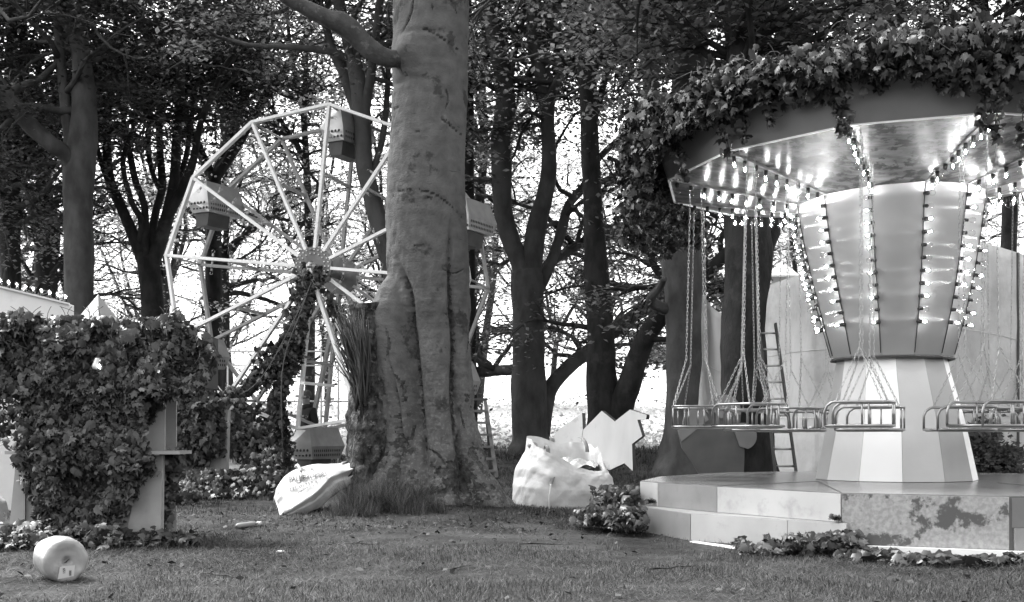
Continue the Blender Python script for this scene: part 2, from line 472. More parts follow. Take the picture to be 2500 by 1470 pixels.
def lawn_pts(n, y0, y1, rg, k=.46):
    y = np.sqrt(rg.uniform(y0 * y0, y1 * y1, n)); x = rg.uniform(-k, k, n) * y
    return x, y
gm = MB(); rg = np.random.default_rng(3)
def patch(x, y):
    return fbm(np.stack([x * .9, y * .9, x * 0 + 4], -1), 4)
for n, y0, y1, h0, wd in ((110000, 6.8, 10.5, .026, .004), (90000, 10.5, 16, .03, .006), (50000, 16, 25, .04, .010), (25000, 25, 28.5, .09, .02)):
    x, y = lawn_pts(n, y0, y1, rg); cl = patch(x, y)
    keep = rg.random(n) < np.clip(.6 + 1.0 * cl, .06, 1); x, y, cl = x[keep], y[keep], cl[keep]
    h = h0 * rg.uniform(.4, 1.7, len(x)) * (1 + .7 * np.maximum(cl, -.6))
    gm.add(*blades(x, y, h, rg.uniform(.3, 1.3, len(x)), wd * rg.uniform(.6, 1.3, len(x)), 5))
for n, y0, y1, l in ((70000, 6.8, 10.5, .075), (55000, 10.5, 16, .09), (14000, 16, 24, .11)):      # mown stalks lying on the turf
    x, y = lawn_pts(n, y0, y1, rg); keep = rg.random(n) < np.clip(.55 - .7 * patch(x * .7 + 9, y * .7), .05, 1); x, y = x[keep], y[keep]; n = len(x)
    gm.add(*blades(x, y, l * rg.uniform(.4, 1.6, n), rg.uniform(1.2, 1.33, n), rg.uniform(.0025, .005, n) * (y / 10) ** .6, n))
# rank tussocks round the foot of the big trunk, by the sacks and the stage
for (cx, cy, sx, sy, nt, nb_, hh) in ((-1.62, 14.5, .24, .24, 62, 80, .36), (-1.35, 14.2, .25, .15, 22, 60, .20), (-1.95, 14.15, .2, .15, 14, 40, .15), (-.2, 14.75, .5, .2, 9, 40, .09), (.45, 15.0, .3, .2, 6, 40, .08), (2.3, 19.8, 1.2, .5, 30, 60, .15), (4.6, 17.2, 1.2, .4, 30, 60, .15), (1.2, 25, 1.5, 1.5, 40, 60, .2), (.8, 20, 1.2, 1.5, 30, 50, .12), (-4.6, 17.3, 1.0, .6, 25, 50, .12), (0, 9.5, 3.5, 1.8, 34, 26, .075), (1.3, 12.5, .8, 1.0, 14, 40, .08)):
    for k in range(nt):
        tx, ty = rg.normal(cx, sx), rg.normal(cy, sy); s = rg.uniform(.5, 1.2); n = int(nb_ * s)
        gm.add(*blades(rg.normal(tx, .05, n), rg.normal(ty, .05, n), hh * s * rg.uniform(.35, 1.3, n), rg.uniform(.15, 1.15, n), rg.uniform(.003, .007, n), int(rg.integers(1e6))))
tag(gm.build('grass', MAT['grass']), kind='stuff')

# ------------------------------------------------------------------ leaves
def leaf_quads(c, size, tilt=.55, rg=R):
    n = len(c)
    nrm = np.stack([rg.normal(0, tilt, n), rg.normal(0, tilt, n), np.ones(n)], 1)
    nrm /= np.linalg.norm(nrm, axis=1)[:, None]
    az = rg.uniform(0, 2 * PI, n)
    a = np.stack([np.cos(az), np.sin(az), np.zeros(n)], 1)
    a -= nrm * (a * nrm).sum(1)[:, None]; a /= np.linalg.norm(a, axis=1)[:, None]
    b = np.cross(nrm, a)
    s = (size * rg.uniform(.65, 1.3, n))[:, None]
    V = np.stack([c - a * s * .5, c + b * s * .32 + a * s * .02, c + a * s * .55 - nrm * s * .1, c - b * s * .32 + a * s * .02], 1)
    return V.reshape(-1, 3), np.arange(n * 4).reshape(-1, 4)

_k = np.array([[0, -.45], [.28, -.5], [.5, -.18], [.3, -.02], [.42, .3], [.16, .2], [0, .62], [-.16, .2], [-.42, .3], [-.3, -.02], [-.5, -.18], [-.28, -.5]])
def ivy_leaves(c, nrm, size, rg=R, droop=.5, jit=.45):
    """Five-lobed leaves lying on a surface with normal nrm, tips pointing down and out."""
    n = len(c)
    nrm = nrm + rg.normal(0, jit, (n, 3)); nrm /= np.linalg.norm(nrm, axis=1)[:, None] + 1e-9
    t = np.stack([rg.normal(0, .55, n), rg.normal(0, .55, n), -np.full(n, droop)], 1)
    t -= nrm * (t * nrm).sum(1)[:, None]; t /= np.linalg.norm(t, axis=1)[:, None] + 1e-9
    b = np.cross(nrm, t)
    s = (size * (.35 + .95 * rg.random(n) ** .8))[:, None, None]
    k = _k[None] * np.stack([rg.uniform(.65, 1.15, n), rg.uniform(.8, 1.2, n)], 1)[:, None] + rg.normal(0, .045, (n, len(_k), 2))
    V = c[:, None] + s * (b[:, None] * k[..., :1] + t[:, None] * k[..., 1:] + nrm[:, None] * (.22 - .9 * (k[..., :1] ** 2) - .35 * k[..., 1:] ** 2))
    V = np.concatenate([c[:, None] + s * nrm[:, None] * .2, V], 1)
    m = len(_k); i = np.arange(n)[:, None, None] * (m + 1)
    j = np.arange(m)
    tri = np.stack([np.zeros(m, int), j + 1, (j + 1) % m + 1], 1)[None]
    return V.reshape(-1, 3), (i + tri).reshape(-1, 3)

def meadow():
    rg = np.random.default_rng(88); n = 26000
    y = 28.5 + 45 * rg.random(n) ** 1.6; x = rg.uniform(-.45, .45, n) * y
    k = fbm(np.stack([x * .6, y * .25, x * 0], -1), 3) > -.25; x, y = x[k], y[k]; n = len(x)
    c = np.stack([x, y, ground_z(x, y) + np.abs(rg.normal(0, .22, n))], 1)
    m = MB(); m.add(*leaf_quads(c, .13, .8, rg)); tag(m.build('meadow', MAT['meadow']), kind='stuff')
meadow()

# ------------------------------------------------------------------ trees
def branch_path(p, d, L, n, wob, lift, rg):
    pts = [np.array(p, float)]; d = np.array(d, float)
    for i in range(n):
        d = d + rg.normal(0, wob, 3); d[2] += lift
        d /= np.linalg.norm(d); pts.append(pts[-1] + d * L / n)
    return np.array(pts)

DENS = .42
def make_tree(name, label, stems, bark, leafm, zmin, nb, blen, nleaf, lsize, seed, group=None, base=None, el=(.1, .8), nsides=12, zmax=99, rough=.12, flat=.10, spread=.25, bias=None, sub_n=5, nobranch=(), low=()):
    """stems: list of (n,4) arrays x,y,z,radius. Branches and leaf sprays sprout from the stems above zmin."""
    rg = np.random.default_rng(seed)
    b0 = np.array(base if base is not None else stems[0][0][:3], float)
    root = empty(name, b0, label, 'tree', group)
    tm = MB(); cand = []
    for si, s in enumerate(stems):
        q = spline(s, max(10, len(s) * 6))
        tm.tube(q[:, :3], np.maximum(q[:, 3], .012), nsides, rough=rough, seed=seed * 3.1 + si)
        if si in nobranch: continue
        ok = (q[:, 2] > zmin) & (q[:, 2] < zmax)
        seg = np.linalg.norm(np.diff(q[:, :3], axis=0), axis=1); seg = np.append(seg, seg[-1])
        for i in np.where(ok)[0]: cand.append((q[i], seg[i]))
    leaves = []
    picks = []
    if cand:
        wts = np.array([c[1] for c in cand]); wts /= wts.sum()
        picks = [cand[k][0] for k in rg.choice(len(cand), nb, p=wts)]
    for si, n_low in low:                      # light low sprays on single limbs
        q = spline(stems[si], 40)[12:]; picks += [q[k] for k in rg.integers(0, len(q), n_low)]
    if picks:
        for q in picks:
            az = rg.uniform(0, 2 * PI) if bias is None else rg.normal(bias[0], bias[1])
            e = rg.uniform(*el)
            d = np.array([math.cos(az) * math.cos(e), math.sin(az) * math.cos(e), math.sin(e)])
            L = blen * rg.uniform(.55, 1.25)
            r0 = min(q[3] * .6, .028 + .016 * L)
            bp = branch_path(q[:3], d, L, 8, .25, -.02, rg)
            tm.tube(bp, np.linspace(r0, .012, 9), 6)
            for j in range(sub_n + 1):
                t = rg.uniform(.25, 1) if j < sub_n else 1
                i = min(8, int(t * 8)); p0 = bp[i]
                dd = bp[i] - bp[max(0, i - 1)] if i else d
                dd = dd / np.linalg.norm(dd) + np.array([rg.normal(0, .7), rg.normal(0, .7), rg.normal(-.02, .22)])
                dd /= np.linalg.norm(dd)
                l2 = L * rg.uniform(.25, .5)
                sp = branch_path(p0, dd, l2, 5, .2, -.02, rg)
                tm.tube(sp, np.linspace(max(.008, r0 * .4), .004, 6), 4, cap=False)
                n = int(nleaf * DENS * rg.uniform(.5, 1.5))
                tt = rg.uniform(.15, 1.1, n) * 5
                ii = np.clip(tt.astype(int), 0, 4); ff = (tt - ii)[:, None]
                c = sp[ii] * (1 - ff) + sp[ii + 1] * ff
                c = c + rg.normal(0, 1, (n, 3)) * np.array([spread, spread, flat])
                c[:, 2] -= .05
                leaves.append(c)
    put(tm, 'trunk', bark, root)
    if leaves:
        cm = MB(); cm.add(*leaf_quads(np.concatenate(leaves), lsize, .5, rg))
        put(cm, 'crown', leafm, root)
    return root

def S(d, *pts, d2=None):
    """Trace of a stem: px, py, half width in px at depth d (to d2)."""
    n = len(pts); out = []
    for i, (px, py, hw) in enumerate(pts):
        Y = d if d2 is None else d + (d2 - d) * i / (n - 1)
        p = P(px, py, Y); out.append([*p, hw / FPX * Y])
    return np.array(out)

def rooted(st, spread=1.5):
    """Carry a stem down to the ground with a flare."""
    x, y, z, r = st[0]; g = float(ground_z(x, y))
    low = [[x, y, g - .12, r * spread * 1.1], [x, y, g + .1, r * spread], [x, y, g + .45, r * 1.12]]
    if z - g < .8: low = low[:2]
    return np.vstack([low, st])

LF, LFF, LD = MAT['leaf'], MAT['leaf_far'], MAT['leaf_dark']
# left, forked grey trunk
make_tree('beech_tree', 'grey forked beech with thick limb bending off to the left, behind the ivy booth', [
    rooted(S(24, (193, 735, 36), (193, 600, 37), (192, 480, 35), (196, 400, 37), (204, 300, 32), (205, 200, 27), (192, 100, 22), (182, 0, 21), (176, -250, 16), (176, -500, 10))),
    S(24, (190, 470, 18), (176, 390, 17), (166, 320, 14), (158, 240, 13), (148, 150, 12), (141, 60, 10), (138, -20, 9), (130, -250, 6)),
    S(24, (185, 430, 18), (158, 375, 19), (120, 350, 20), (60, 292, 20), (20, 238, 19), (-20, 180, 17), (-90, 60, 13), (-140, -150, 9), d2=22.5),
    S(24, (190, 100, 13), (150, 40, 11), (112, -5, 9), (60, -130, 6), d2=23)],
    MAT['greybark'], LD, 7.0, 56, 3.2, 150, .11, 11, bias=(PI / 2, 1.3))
# fan of many stems
d = 28
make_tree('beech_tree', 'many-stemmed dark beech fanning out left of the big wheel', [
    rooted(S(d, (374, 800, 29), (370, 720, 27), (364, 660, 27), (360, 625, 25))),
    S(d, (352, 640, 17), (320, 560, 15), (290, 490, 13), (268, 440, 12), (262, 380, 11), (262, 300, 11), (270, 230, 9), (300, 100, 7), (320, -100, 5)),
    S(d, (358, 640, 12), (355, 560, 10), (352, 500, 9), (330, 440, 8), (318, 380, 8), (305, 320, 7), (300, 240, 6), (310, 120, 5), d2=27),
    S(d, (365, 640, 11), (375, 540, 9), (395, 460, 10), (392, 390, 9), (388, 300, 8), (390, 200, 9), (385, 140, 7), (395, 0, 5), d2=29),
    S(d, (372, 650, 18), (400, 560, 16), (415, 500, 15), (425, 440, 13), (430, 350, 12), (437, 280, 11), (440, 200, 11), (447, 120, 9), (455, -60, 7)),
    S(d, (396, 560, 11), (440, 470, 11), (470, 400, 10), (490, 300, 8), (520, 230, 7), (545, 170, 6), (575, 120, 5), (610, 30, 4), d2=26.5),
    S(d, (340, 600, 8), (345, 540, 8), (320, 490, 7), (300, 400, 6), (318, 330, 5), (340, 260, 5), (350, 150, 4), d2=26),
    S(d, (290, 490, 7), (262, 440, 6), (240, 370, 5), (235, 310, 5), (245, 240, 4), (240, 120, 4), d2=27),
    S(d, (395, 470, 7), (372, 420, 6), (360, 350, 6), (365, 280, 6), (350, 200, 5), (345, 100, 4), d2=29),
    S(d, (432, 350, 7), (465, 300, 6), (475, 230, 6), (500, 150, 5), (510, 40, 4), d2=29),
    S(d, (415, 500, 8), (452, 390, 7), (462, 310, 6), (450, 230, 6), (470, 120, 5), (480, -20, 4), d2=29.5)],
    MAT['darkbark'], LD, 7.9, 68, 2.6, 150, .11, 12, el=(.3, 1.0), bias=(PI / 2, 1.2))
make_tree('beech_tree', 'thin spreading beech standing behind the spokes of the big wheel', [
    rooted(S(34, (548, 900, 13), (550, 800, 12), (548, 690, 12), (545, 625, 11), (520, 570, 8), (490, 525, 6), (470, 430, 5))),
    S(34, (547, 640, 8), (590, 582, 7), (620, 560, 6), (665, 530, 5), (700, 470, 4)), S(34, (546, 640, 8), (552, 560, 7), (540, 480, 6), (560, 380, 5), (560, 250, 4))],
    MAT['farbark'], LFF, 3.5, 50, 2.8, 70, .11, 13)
make_tree('beech_tree', 'leaning dark beech close behind the left edge of the big trunk', [
    rooted(S(22.5, (985, 900, 27), (972, 740, 27), (955, 640, 26), (930, 560, 24), (905, 470, 23), (890, 400, 23), (885, 320, 22), (880, 250, 22), (870, 180, 20), (850, 100, 15), (832, 30, 14), (815, -80, 12), (800, -300, 8))),
    S(22.5, (886, 300, 13), (905, 190, 11), (915, 100, 10), (925, 30, 9), (932, -60, 8), (940, -250, 5), d2=21.5),
    S(22.5, (884, 320, 14), (862, 250, 13), (838, 180, 12), (812, 120, 11), (790, 40, 10), (772, -40, 9), (750, -250, 6), d2=23.5),
    S(22.5, (910, 420, 8), (935, 330, 8), (945, 230, 7), (950, 120, 6), (955, 0, 5), d2=23.5)],
    MAT['greybark'], LF, 7.4, 48, 2.8, 100, .11, 14)
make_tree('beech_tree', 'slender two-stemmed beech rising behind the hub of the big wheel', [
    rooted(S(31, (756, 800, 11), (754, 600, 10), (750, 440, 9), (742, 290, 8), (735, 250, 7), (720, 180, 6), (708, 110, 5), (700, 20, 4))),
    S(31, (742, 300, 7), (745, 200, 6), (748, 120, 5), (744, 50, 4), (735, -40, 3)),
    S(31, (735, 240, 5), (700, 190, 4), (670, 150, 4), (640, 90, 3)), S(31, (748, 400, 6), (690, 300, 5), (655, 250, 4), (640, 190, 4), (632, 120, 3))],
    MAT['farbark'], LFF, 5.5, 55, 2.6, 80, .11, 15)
d = 26
make_tree('beech_tree', 'beech splitting into two stems between the big trunk and the white sack', [
    rooted(S(d, (1297, 1070, 46), (1294, 1000, 44), (1291, 900, 40), (1290, 800, 37), (1288, 700, 38), (1284, 660, 36)), 1.3),
    S(d, (1284, 700, 30), (1270, 645, 25), (1250, 600, 24), (1232, 540, 23), (1226, 480, 23), (1225, 400, 24), (1221, 335, 24), (1236, 250, 24), (1228, 180, 21), (1205, 80, 21), (1190, 0, 20), (1178, -200, 16), (1170, -450, 10)),
    S(d, (1290, 700, 30), (1300, 640, 25), (1310, 560, 25), (1330, 480, 22), (1340, 400, 20), (1337, 300, 18), (1335, 250, 20), (1325, 180, 20), (1306, 110, 18), (1300, 40, 15), (1292, -60, 13), (1290, -300, 9)),
    S(d, (1336, 265, 12), (1360, 200, 11), (1395, 165, 10), (1440, 145, 8), (1500, 70, 6), d2=24.5),
    S(d, (1318, 160, 12), (1332, 70, 11), (1350, 0, 11), (1380, -100, 8), d2=27),
    S(d, (1226, 260, 6), (1247, 200, 6), (1258, 130, 5), (1275, 60, 5), (1285, -20, 4), d2=27),
    S(d, (1305, 730, 14), (1345, 640, 13), (1372, 560, 12), (1388, 500, 11), (1425, 455, 10), (1460, 390, 8), (1520, 330, 6), d2=27.5),
    S(d, (1300, 720, 14), (1340, 645, 13), (1385, 615, 12), (1425, 592, 12), (1500, 562, 10), (1580, 520, 7), d2=28.5),
    S(d, (1318, 1060, 26), (1328, 1010, 24), (1345, 945, 20), (1400, 885, 18), (1432, 862, 18), (1500, 805, 17), (1560, 762, 17), (1608, 735, 17), (1640, 700, 13), (1665, 640, 9), d2=27.5),
    S(d, (1285, 905, 15), (1250, 903, 14), (1210, 905, 13), (1175, 908, 12), (1110, 890, 10), (1050, 860, 7), d2=28)],
    MAT['greybark'], LF, 8.3, 64, 3.2, 105, .11, 16, bias=(PI / 2, 1.15), nobranch=(0, 1, 2), low=((1, 6), (2, 6), (3, 8), (4, 6), (6, 7), (7, 9), (8, 14), (9, 11)))
make_tree('beech_tree', 'tall straight dark beech with heavy limb leaning right, behind the zigzag boards', [
    rooted(S(24, (1472, 1000, 40), (1468, 900, 37), (1468, 850, 36), (1462, 750, 33), (1455, 650, 30), (1450, 550, 27), (1445, 450, 24), (1440, 350, 22), (1438, 250, 22), (1430, 150, 22), (1415, 60, 20), (1400, -10, 20), (1388, -200, 16), (1380, -450, 10)), 1.3),
    S(24, (1500, 1030, 34), (1520, 985, 31), (1540, 930, 28), (1562, 860, 26), (1592, 800, 24), (1632, 750, 22), (1682, 708, 20), (1740, 652, 18), (1800, 590, 14), (1880, 480, 10), d2=22.5),
    S(24, (1440, 350, 10), (1420, 200, 9), (1380, 170, 8), (1350, 110, 6), d2=25), S(24, (1440, 330, 10), (1475, 200, 9), (1500, 100, 9), (1530, 0, 8), (1560, -150, 6), d2=25.5),
    S(24, (1440, 200, 10), (1470, 130, 9), (1520, 70, 8), (1560, 60, 7), (1620, 0, 5), d2=23)],
    MAT['darkbark'], LF, 9.0, 40, 3.0, 105, .11, 17, bias=(PI / 2, 1.15), nobranch=(1,), low=((1, 12), (4, 6)))
make_tree('beech_tree', 'thick grey beech with flared foot left of the swing ride', [
    rooted(S(20.5, (1660, 1090, 50), (1665, 1000, 43), (1668, 900, 42), (1668, 750, 45), (1665, 620, 53), (1667, 500, 47), (1674, 350, 42), (1680, 200, 40), (1685, 100, 38), (1690, 0, 38), (1692, -200, 33), (1690, -500, 20)), 1.5),
    S(20.5, (1640, 620, 26), (1612, 500, 23), (1596, 380, 20), (1589, 250, 18), (1583, 130, 18), (1578, 0, 17), (1570, -200, 12), d2=20),
    S(20.5, (1640, 760, 14), (1590, 735, 13), (1612, 700, 9), (1622, 680, 8), d2=19.8),
    S(20.5, (1690, 330, 14), (1740, 250, 11), (1790, 180, 9), (1850, 60, 7), d2=22)],
    MAT['greybark'], LF, 7.2, 60, 3.0, 110, .11, 18, nobranch=(2,), nsides=18)
make_tree('beech_tree', 'furrowed dark tree with a ladder leant on it, behind the hanging chains', [
    rooted(S(17.5, (1822, 1110, 66), (1820, 1040, 58), (1818, 900, 54), (1814, 750, 53), (1822, 640, 56), (1822, 560, 52), (1815, 400, 45), (1806, 150, 33), (1800, 40, 32), (1800, -120, 28), (1790, -400, 18)), 1.4),
    S(17.5, (1850, 640, 24), (1890, 560, 18), (1940, 480, 14), (2000, 380, 10), d2=18.5),
    S(17.5, (1810, 190, 18), (1850, 60, 15), (1880, -60, 12), (1900, -260, 8), d2=18.5)],
    MAT['darkbark'], LF, 6.0, 60, 2.8, 120, .11, 19, nsides=20, rough=.2)
make_tree('beech_tree', 'thin pale stem right beside the upper edge of the big trunk', [
    rooted(S(32, (1140, 900, 16), (1150, 640, 16), (1165, 520, 14), (1175, 450, 11), (1182, 380, 10), (1180, 280, 10), (1178, 200, 9), (1182, 100, 8), (1185, -40, 7))),
    S(32, (1178, 320, 6), (1165, 250, 5), (1155, 180, 4))], MAT['farbark'], LFF, 5, 45, 2.6, 80, .11, 20)
make_tree('beech_tree', 'dark upright trunk half hidden by the right side of the big trunk', [
    rooted(S(27, (1148, 1000, 17), (1146, 700, 16), (1142, 300, 15), (1140, 0, 13), (1135, -300, 8)))], MAT['darkbark'], LF, 7.5, 40, 2.6, 90, .11, 21)
make_tree('beech_tree', 'broken-topped beech with knotty stub, at the far left', [
    rooted(S(30, (112, 720, 28), (116, 600, 27), (116, 530, 24), (108, 450, 18), (112, 380, 14), (120, 250, 10))),
    S(30, (96, 640, 14), (102, 560, 12), (104, 520, 8)), S(30, (125, 520, 10), (85, 470, 9), (55, 440, 8), (20, 330, 6))], MAT['farbark'], LFF, 4, 60, 2.6, 100, .10, 22)
make_tree('beech_tree', 'twisted beech at the very left edge of the picture behind the white stall', [
    rooted(S(27, (22, 720, 22), (18, 620, 21), (8, 520, 17), (15, 440, 13), (40, 340, 10), (30, 200, 8))), S(27, (10, 560, 12), (-10, 460, 10), (0, 380, 8), (-20, 250, 6))], MAT['greybark'], LF, 5, 70, 3.0, 110, .11, 23)

# further trees of the wood
def wood_tree(x, y, h, seed, fork, lean, label, group, bark, lm, zmin, nb, blen, nl, ls, r=.26):
    rg = np.random.default_rng(seed)
    g = float(ground_z(x, y)); st = []
    hf = h * fork
    st.append(np.array([[x, y, g - .1, r * 1.5], [x, y, g + .3, r * 1.1], [x + lean * .3, y, g + hf * .6, r * .9], [x + lean * .6, y, g + hf, r * .8]]))
    for k in range(rg.integers(3, 5)):
        az = rg.uniform(0, 2 * PI)
        p = branch_path([x + lean * .6, y, g + hf * .97], [math.cos(az) * .5, math.sin(az) * .5, 1], h * (1 - fork) * rg.uniform(.75, 1.05), 7, .13, .05, rg)
        st.append(np.column_stack([p, np.linspace(r * .6, .02, 8)]))
    return make_tree('beech_tree', label, st, bark, lm, zmin + g, nb, blen, nl, ls, seed, group, nsides=8)
GB = 'beeches in the background wood'
LB = 'slim beech of the background wood in front of the bright open sky'
spots = [(-13.5, 33, 11, .3), (-10.5, 37, 12, .35), (-6.4, 39, 13, .3), (-3.6, 36, 12, .3), (-1.2, 44, 13, .35), (6.6, 37, 11, .28), (8.9, 37, 13, .3), (11.5, 34, 12, .35), (-16, 38, 13, .3)]
for i, (x, y, h, fk) in enumerate(spots):
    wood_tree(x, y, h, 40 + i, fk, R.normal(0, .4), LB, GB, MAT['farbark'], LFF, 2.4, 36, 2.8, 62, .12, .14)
LE = 'low branched beech at the outer edge of the wood, pale against the field'
for i, (x, y, h, zm) in enumerate([(-19, 47, 12, 1.2), (-14.5, 49, 12, 1.0), (-10.5, 46, 11, 1.2), (-7.5, 50, 12, 1.0), (-4.3, 47, 11, 1.6), (-2.4, 52, 12, 3.0), (1.6, 50, 12, 2.2), (3.6, 47, 11, 2.0), (7.6, 50, 12, 2.8), (10.5, 47, 11, 1.5), (14.5, 50, 12, 1.2)]):
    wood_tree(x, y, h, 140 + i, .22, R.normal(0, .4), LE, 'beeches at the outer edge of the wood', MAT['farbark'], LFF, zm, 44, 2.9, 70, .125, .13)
# nearer overhead beeches to the sides whose crowns close the roof of the wood
GO = 'beeches whose crowns close the roof of the wood'
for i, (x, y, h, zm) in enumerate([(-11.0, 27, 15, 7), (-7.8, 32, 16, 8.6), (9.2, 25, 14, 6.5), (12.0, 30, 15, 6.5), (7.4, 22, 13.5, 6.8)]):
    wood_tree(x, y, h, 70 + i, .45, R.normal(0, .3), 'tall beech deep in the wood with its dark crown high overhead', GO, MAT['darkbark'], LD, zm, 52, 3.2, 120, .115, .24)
# far hedge trees on the skyline of the field
for i, (px, Y, hh) in enumerate([(1604, 150, 2.6), (1622, 155, 2.2), (1580, 160, 2.0)]):
    x = (px - CX) / FPX * Y
    wood_tree(x, Y, hh, 90 + i, .3, 0, 'small far tree on the skyline beyond the pale field', 'far trees on the skyline', MAT['farbark'], LFF, 1.2, 25, 2.0, 60, .45, .2)

# ------------------------------------------------------------------ the big trunk
TX, TY = (1050 - CX) / FPX * 15.5, 15.5
def big_trunk():
    u = 15.5 / FPX
    root = empty('beech_tree', (TX, TY, 0), 'huge smooth grey beech trunk with fluted roots in the middle of the picture', 'tree')
    def tr(rows):   # y px, centre px, radius px, cy m
        rows = np.array(rows, float); o = np.argsort(-rows[:, 0])
        rows = rows[o]; z = EYE + (HY - rows[:, 0]) * u
        return z, (rows[:, 1] - 1050) * u, rows[:, 2] * u, rows[:, 3]
    tracks = [tr([(1330, 1075, 88, 0), (1240, 1078, 74, 0), (1100, 1078, 70, 0), (1000, 1075, 72, 0), (900, 1070, 76, 0), (800, 1066, 82, 0), (720, 1052, 94, 0), (650, 1045, 98, 0), (500, 1041, 96, 0), (400, 1044, 94, 0), (300, 1048, 91.5, 0), (200, 1049, 91, 0), (0, 1052, 92.5, 0), (-300, 1052, 88, 0)]),
        tr([(1330, 925, 75, -.4), (1260, 945, 60, -.44), (1200, 962, 50, -.34), (1100, 972, 44, -.27), (1000, 970, 46, -.23), (900, 957, 50, -.19), (800, 954, 50, -.17), (750, 958, 47, -.15), (710, 966, 38, -.13), (680, 976, 28, -.10), (640, 988, 20, -.08), (590, 1000, 8, -.05), (570, 1005, 2, 0)]),
        tr([(1330, 1100, 60, -.85), (1260, 1092, 48, -.60), (1200, 1086, 42, -.42), (1100, 1080, 42, -.32), (1000, 1074, 46, -.26), (850, 1062, 48, -.22), (770, 1058, 42, -.18), (720, 1055, 22, -.2)]),
        tr([(1330, 1000, 60, -1.0), (1280, 1008, 52, -.78), (1240, 1018, 47, -.6), (1180, 1022, 38, -.42), (1100, 1022, 30, -.3), (1040, 1025, 18, -.2), (1010, 1030, 3, -.1)]),
        tr([(1330, 1275, 40, -.35), (1275, 1245, 42, -.36), (1250, 1222, 42, -.30), (1200, 1186, 42, -.26), (1150, 1162, 38, -.22), (1100, 1146, 35, -.18), (1000, 1128, 31, -.14), (850, 1120, 32, -.1), (700, 1108, 34, 0), (640, 1100, 10, 0)]),
        tr([(1330, 800, 52, -1.0), (1300, 838, 46, -.85), (1260, 880, 42, -.62), (1210, 918, 38, -.42), (1150, 940, 30, -.28), (1090, 950, 14, -.2), (1070, 955, 2, -.1)]),
        tr([(1330, 1320, 40, -.1), (1280, 1278, 34, -.12), (1240, 1238, 30, -.1), (1190, 1196, 26, -.05), (1130, 1158, 20, 0), (1090, 1145, 4, 0)]),
        tr([(1330, 1170, 40, -.6), (1260, 1150, 36, -.4), (1200, 1135, 30, -.25), (1120, 1120, 22, -.15), (1080, 1110, 4, 0)]),
        tr([(1330, 1150, 70, .5), (1150, 1110, 50, .3), (1000, 1090, 40, .15), (900, 1080, 4, 0)]),
        tr([(1330, 960, 70, .5), (1150, 1000, 50, .3), (1000, 1030, 40, .15), (900, 1040, 4, 0)])]
    nz, nf = 560, 420
    Z = np.concatenate([np.linspace(-.3, 3.2, 340), np.linspace(3.21, 8.6, 220)])
    ph = np.arange(nf) * 2 * PI / nf
    D = np.stack([np.cos(ph), np.sin(ph)], 1)
    rad = np.zeros((nz, nf)); ox = np.interp(Z, tracks[0][0], tracks[0][1])
    for k, (z, cx, r, cy) in enumerate(tracks):
        X = np.interp(Z, z, cx) - ox; RR = np.interp(Z, z, r, left=r[0], right=(r[-1] if k == 0 else 0)); Yc = np.interp(Z, z, cy)
        bq = X[:, None] * D[None, :, 0] + Yc[:, None] * D[None, :, 1]
        cq = (X ** 2 + Yc ** 2 - RR ** 2)[:, None]
        disc = bq ** 2 - cq
        t = np.where(disc > 0, bq + np.sqrt(np.maximum(disc, 0)), 0)
        rad = np.maximum(rad, np.where(RR[:, None] > 0, t, 0))
    ker = np.array([1, 2, 1]) / 4
    for _ in range(2):
        rad = rad * .5 + .25 * (np.roll(rad, 1, 1) + np.roll(rad, -1, 1))
    for _ in range(3):
        rad[1:-1] = .5 * rad[1:-1] + .25 * (rad[:-2] + rad[2:])
    pos = np.stack([ox[:, None] + rad * D[None, :, 0], rad * D[None, :, 1], np.repeat(Z[:, None], nf, 1)], -1)
    low = sstep(3.4, .2, Z)[:, None]
    n1 = fbm(pos * np.array([1.6, 1.6, .9]), 4); n2 = fbm(pos * np.array([9, 9, 5]), 4); n3 = fbm(pos * np.array([5, 5, 30]) + 9, 3)
    n4 = fbm(pos * np.array([26, 26, 20]), 3); patchy = sstep(.1, .35, fbm(pos * np.array([2.4, 2.4, 1.5]) + 31, 3))
    rad = rad + .020 * n1 * (1 + 1.3 * low) + .008 * n2 * (1 + 2.2 * low) + .004 * n3 + .0035 * n4 * (.6 + 2.2 * low * patchy) - .010 * patchy * low
    pos0 = np.stack([ox[:, None] + rad * D[None, :, 0], rad * D[None, :, 1], np.repeat(Z[:, None], nf, 1)], -1)
    def bump(px, py, sx, sz, h, seam=False):
        zc = EYE + (HY - py) * u; xc = (px - 1050) * u
        front = pos0[..., 1] < .25
        return h * np.exp(-((pos0[..., 0] - xc) / sx) ** 2 - ((pos0[..., 2] - zc) / sz) ** 2) * front
    rad = rad + bump(1004, 148, .15, .18, .13) + bump(1045, 497, .035, .03, .035) - bump(1047, 500, .016, .012, .05) + bump(1090, 318, .04, .05, .03) - bump(1085, 312, .015, .02, .04)
    rad = rad + bump(1000, 215, .3, .05, -.035) + bump(1060, 105, .35, .03, -.02) + bump(985, 760, .08, .2, .03)
    # seams and girdling scars
    scar = np.zeros(rad.shape)
    def groove(pts, wd, dp):
        nonlocal rad, scar
        q = spline(np.array(pts, float), 360); zz = EYE + (HY - q[:, 1]) * u; xx = (q[:, 0] - 1050) * u
        d2 = np.full(rad.shape, 9.0); fade = np.sin(np.linspace(.04, .96, 360) * PI) ** .7; fd = np.zeros(rad.shape)
        for a, b, w_ in zip(xx, zz, fade):
            e = (pos0[..., 0] - a) ** 2 + (pos0[..., 2] - b) ** 2; k = e < d2
            d2[k] = e[k]; fd[k] = w_
        ed = fd * np.exp(-d2 / wd ** 2) * (pos0[..., 1] < .1); rad = rad - dp * ed
        scar = np.maximum(scar, ed * (1 + .6 * fbm(pos0 * 22, 2)))
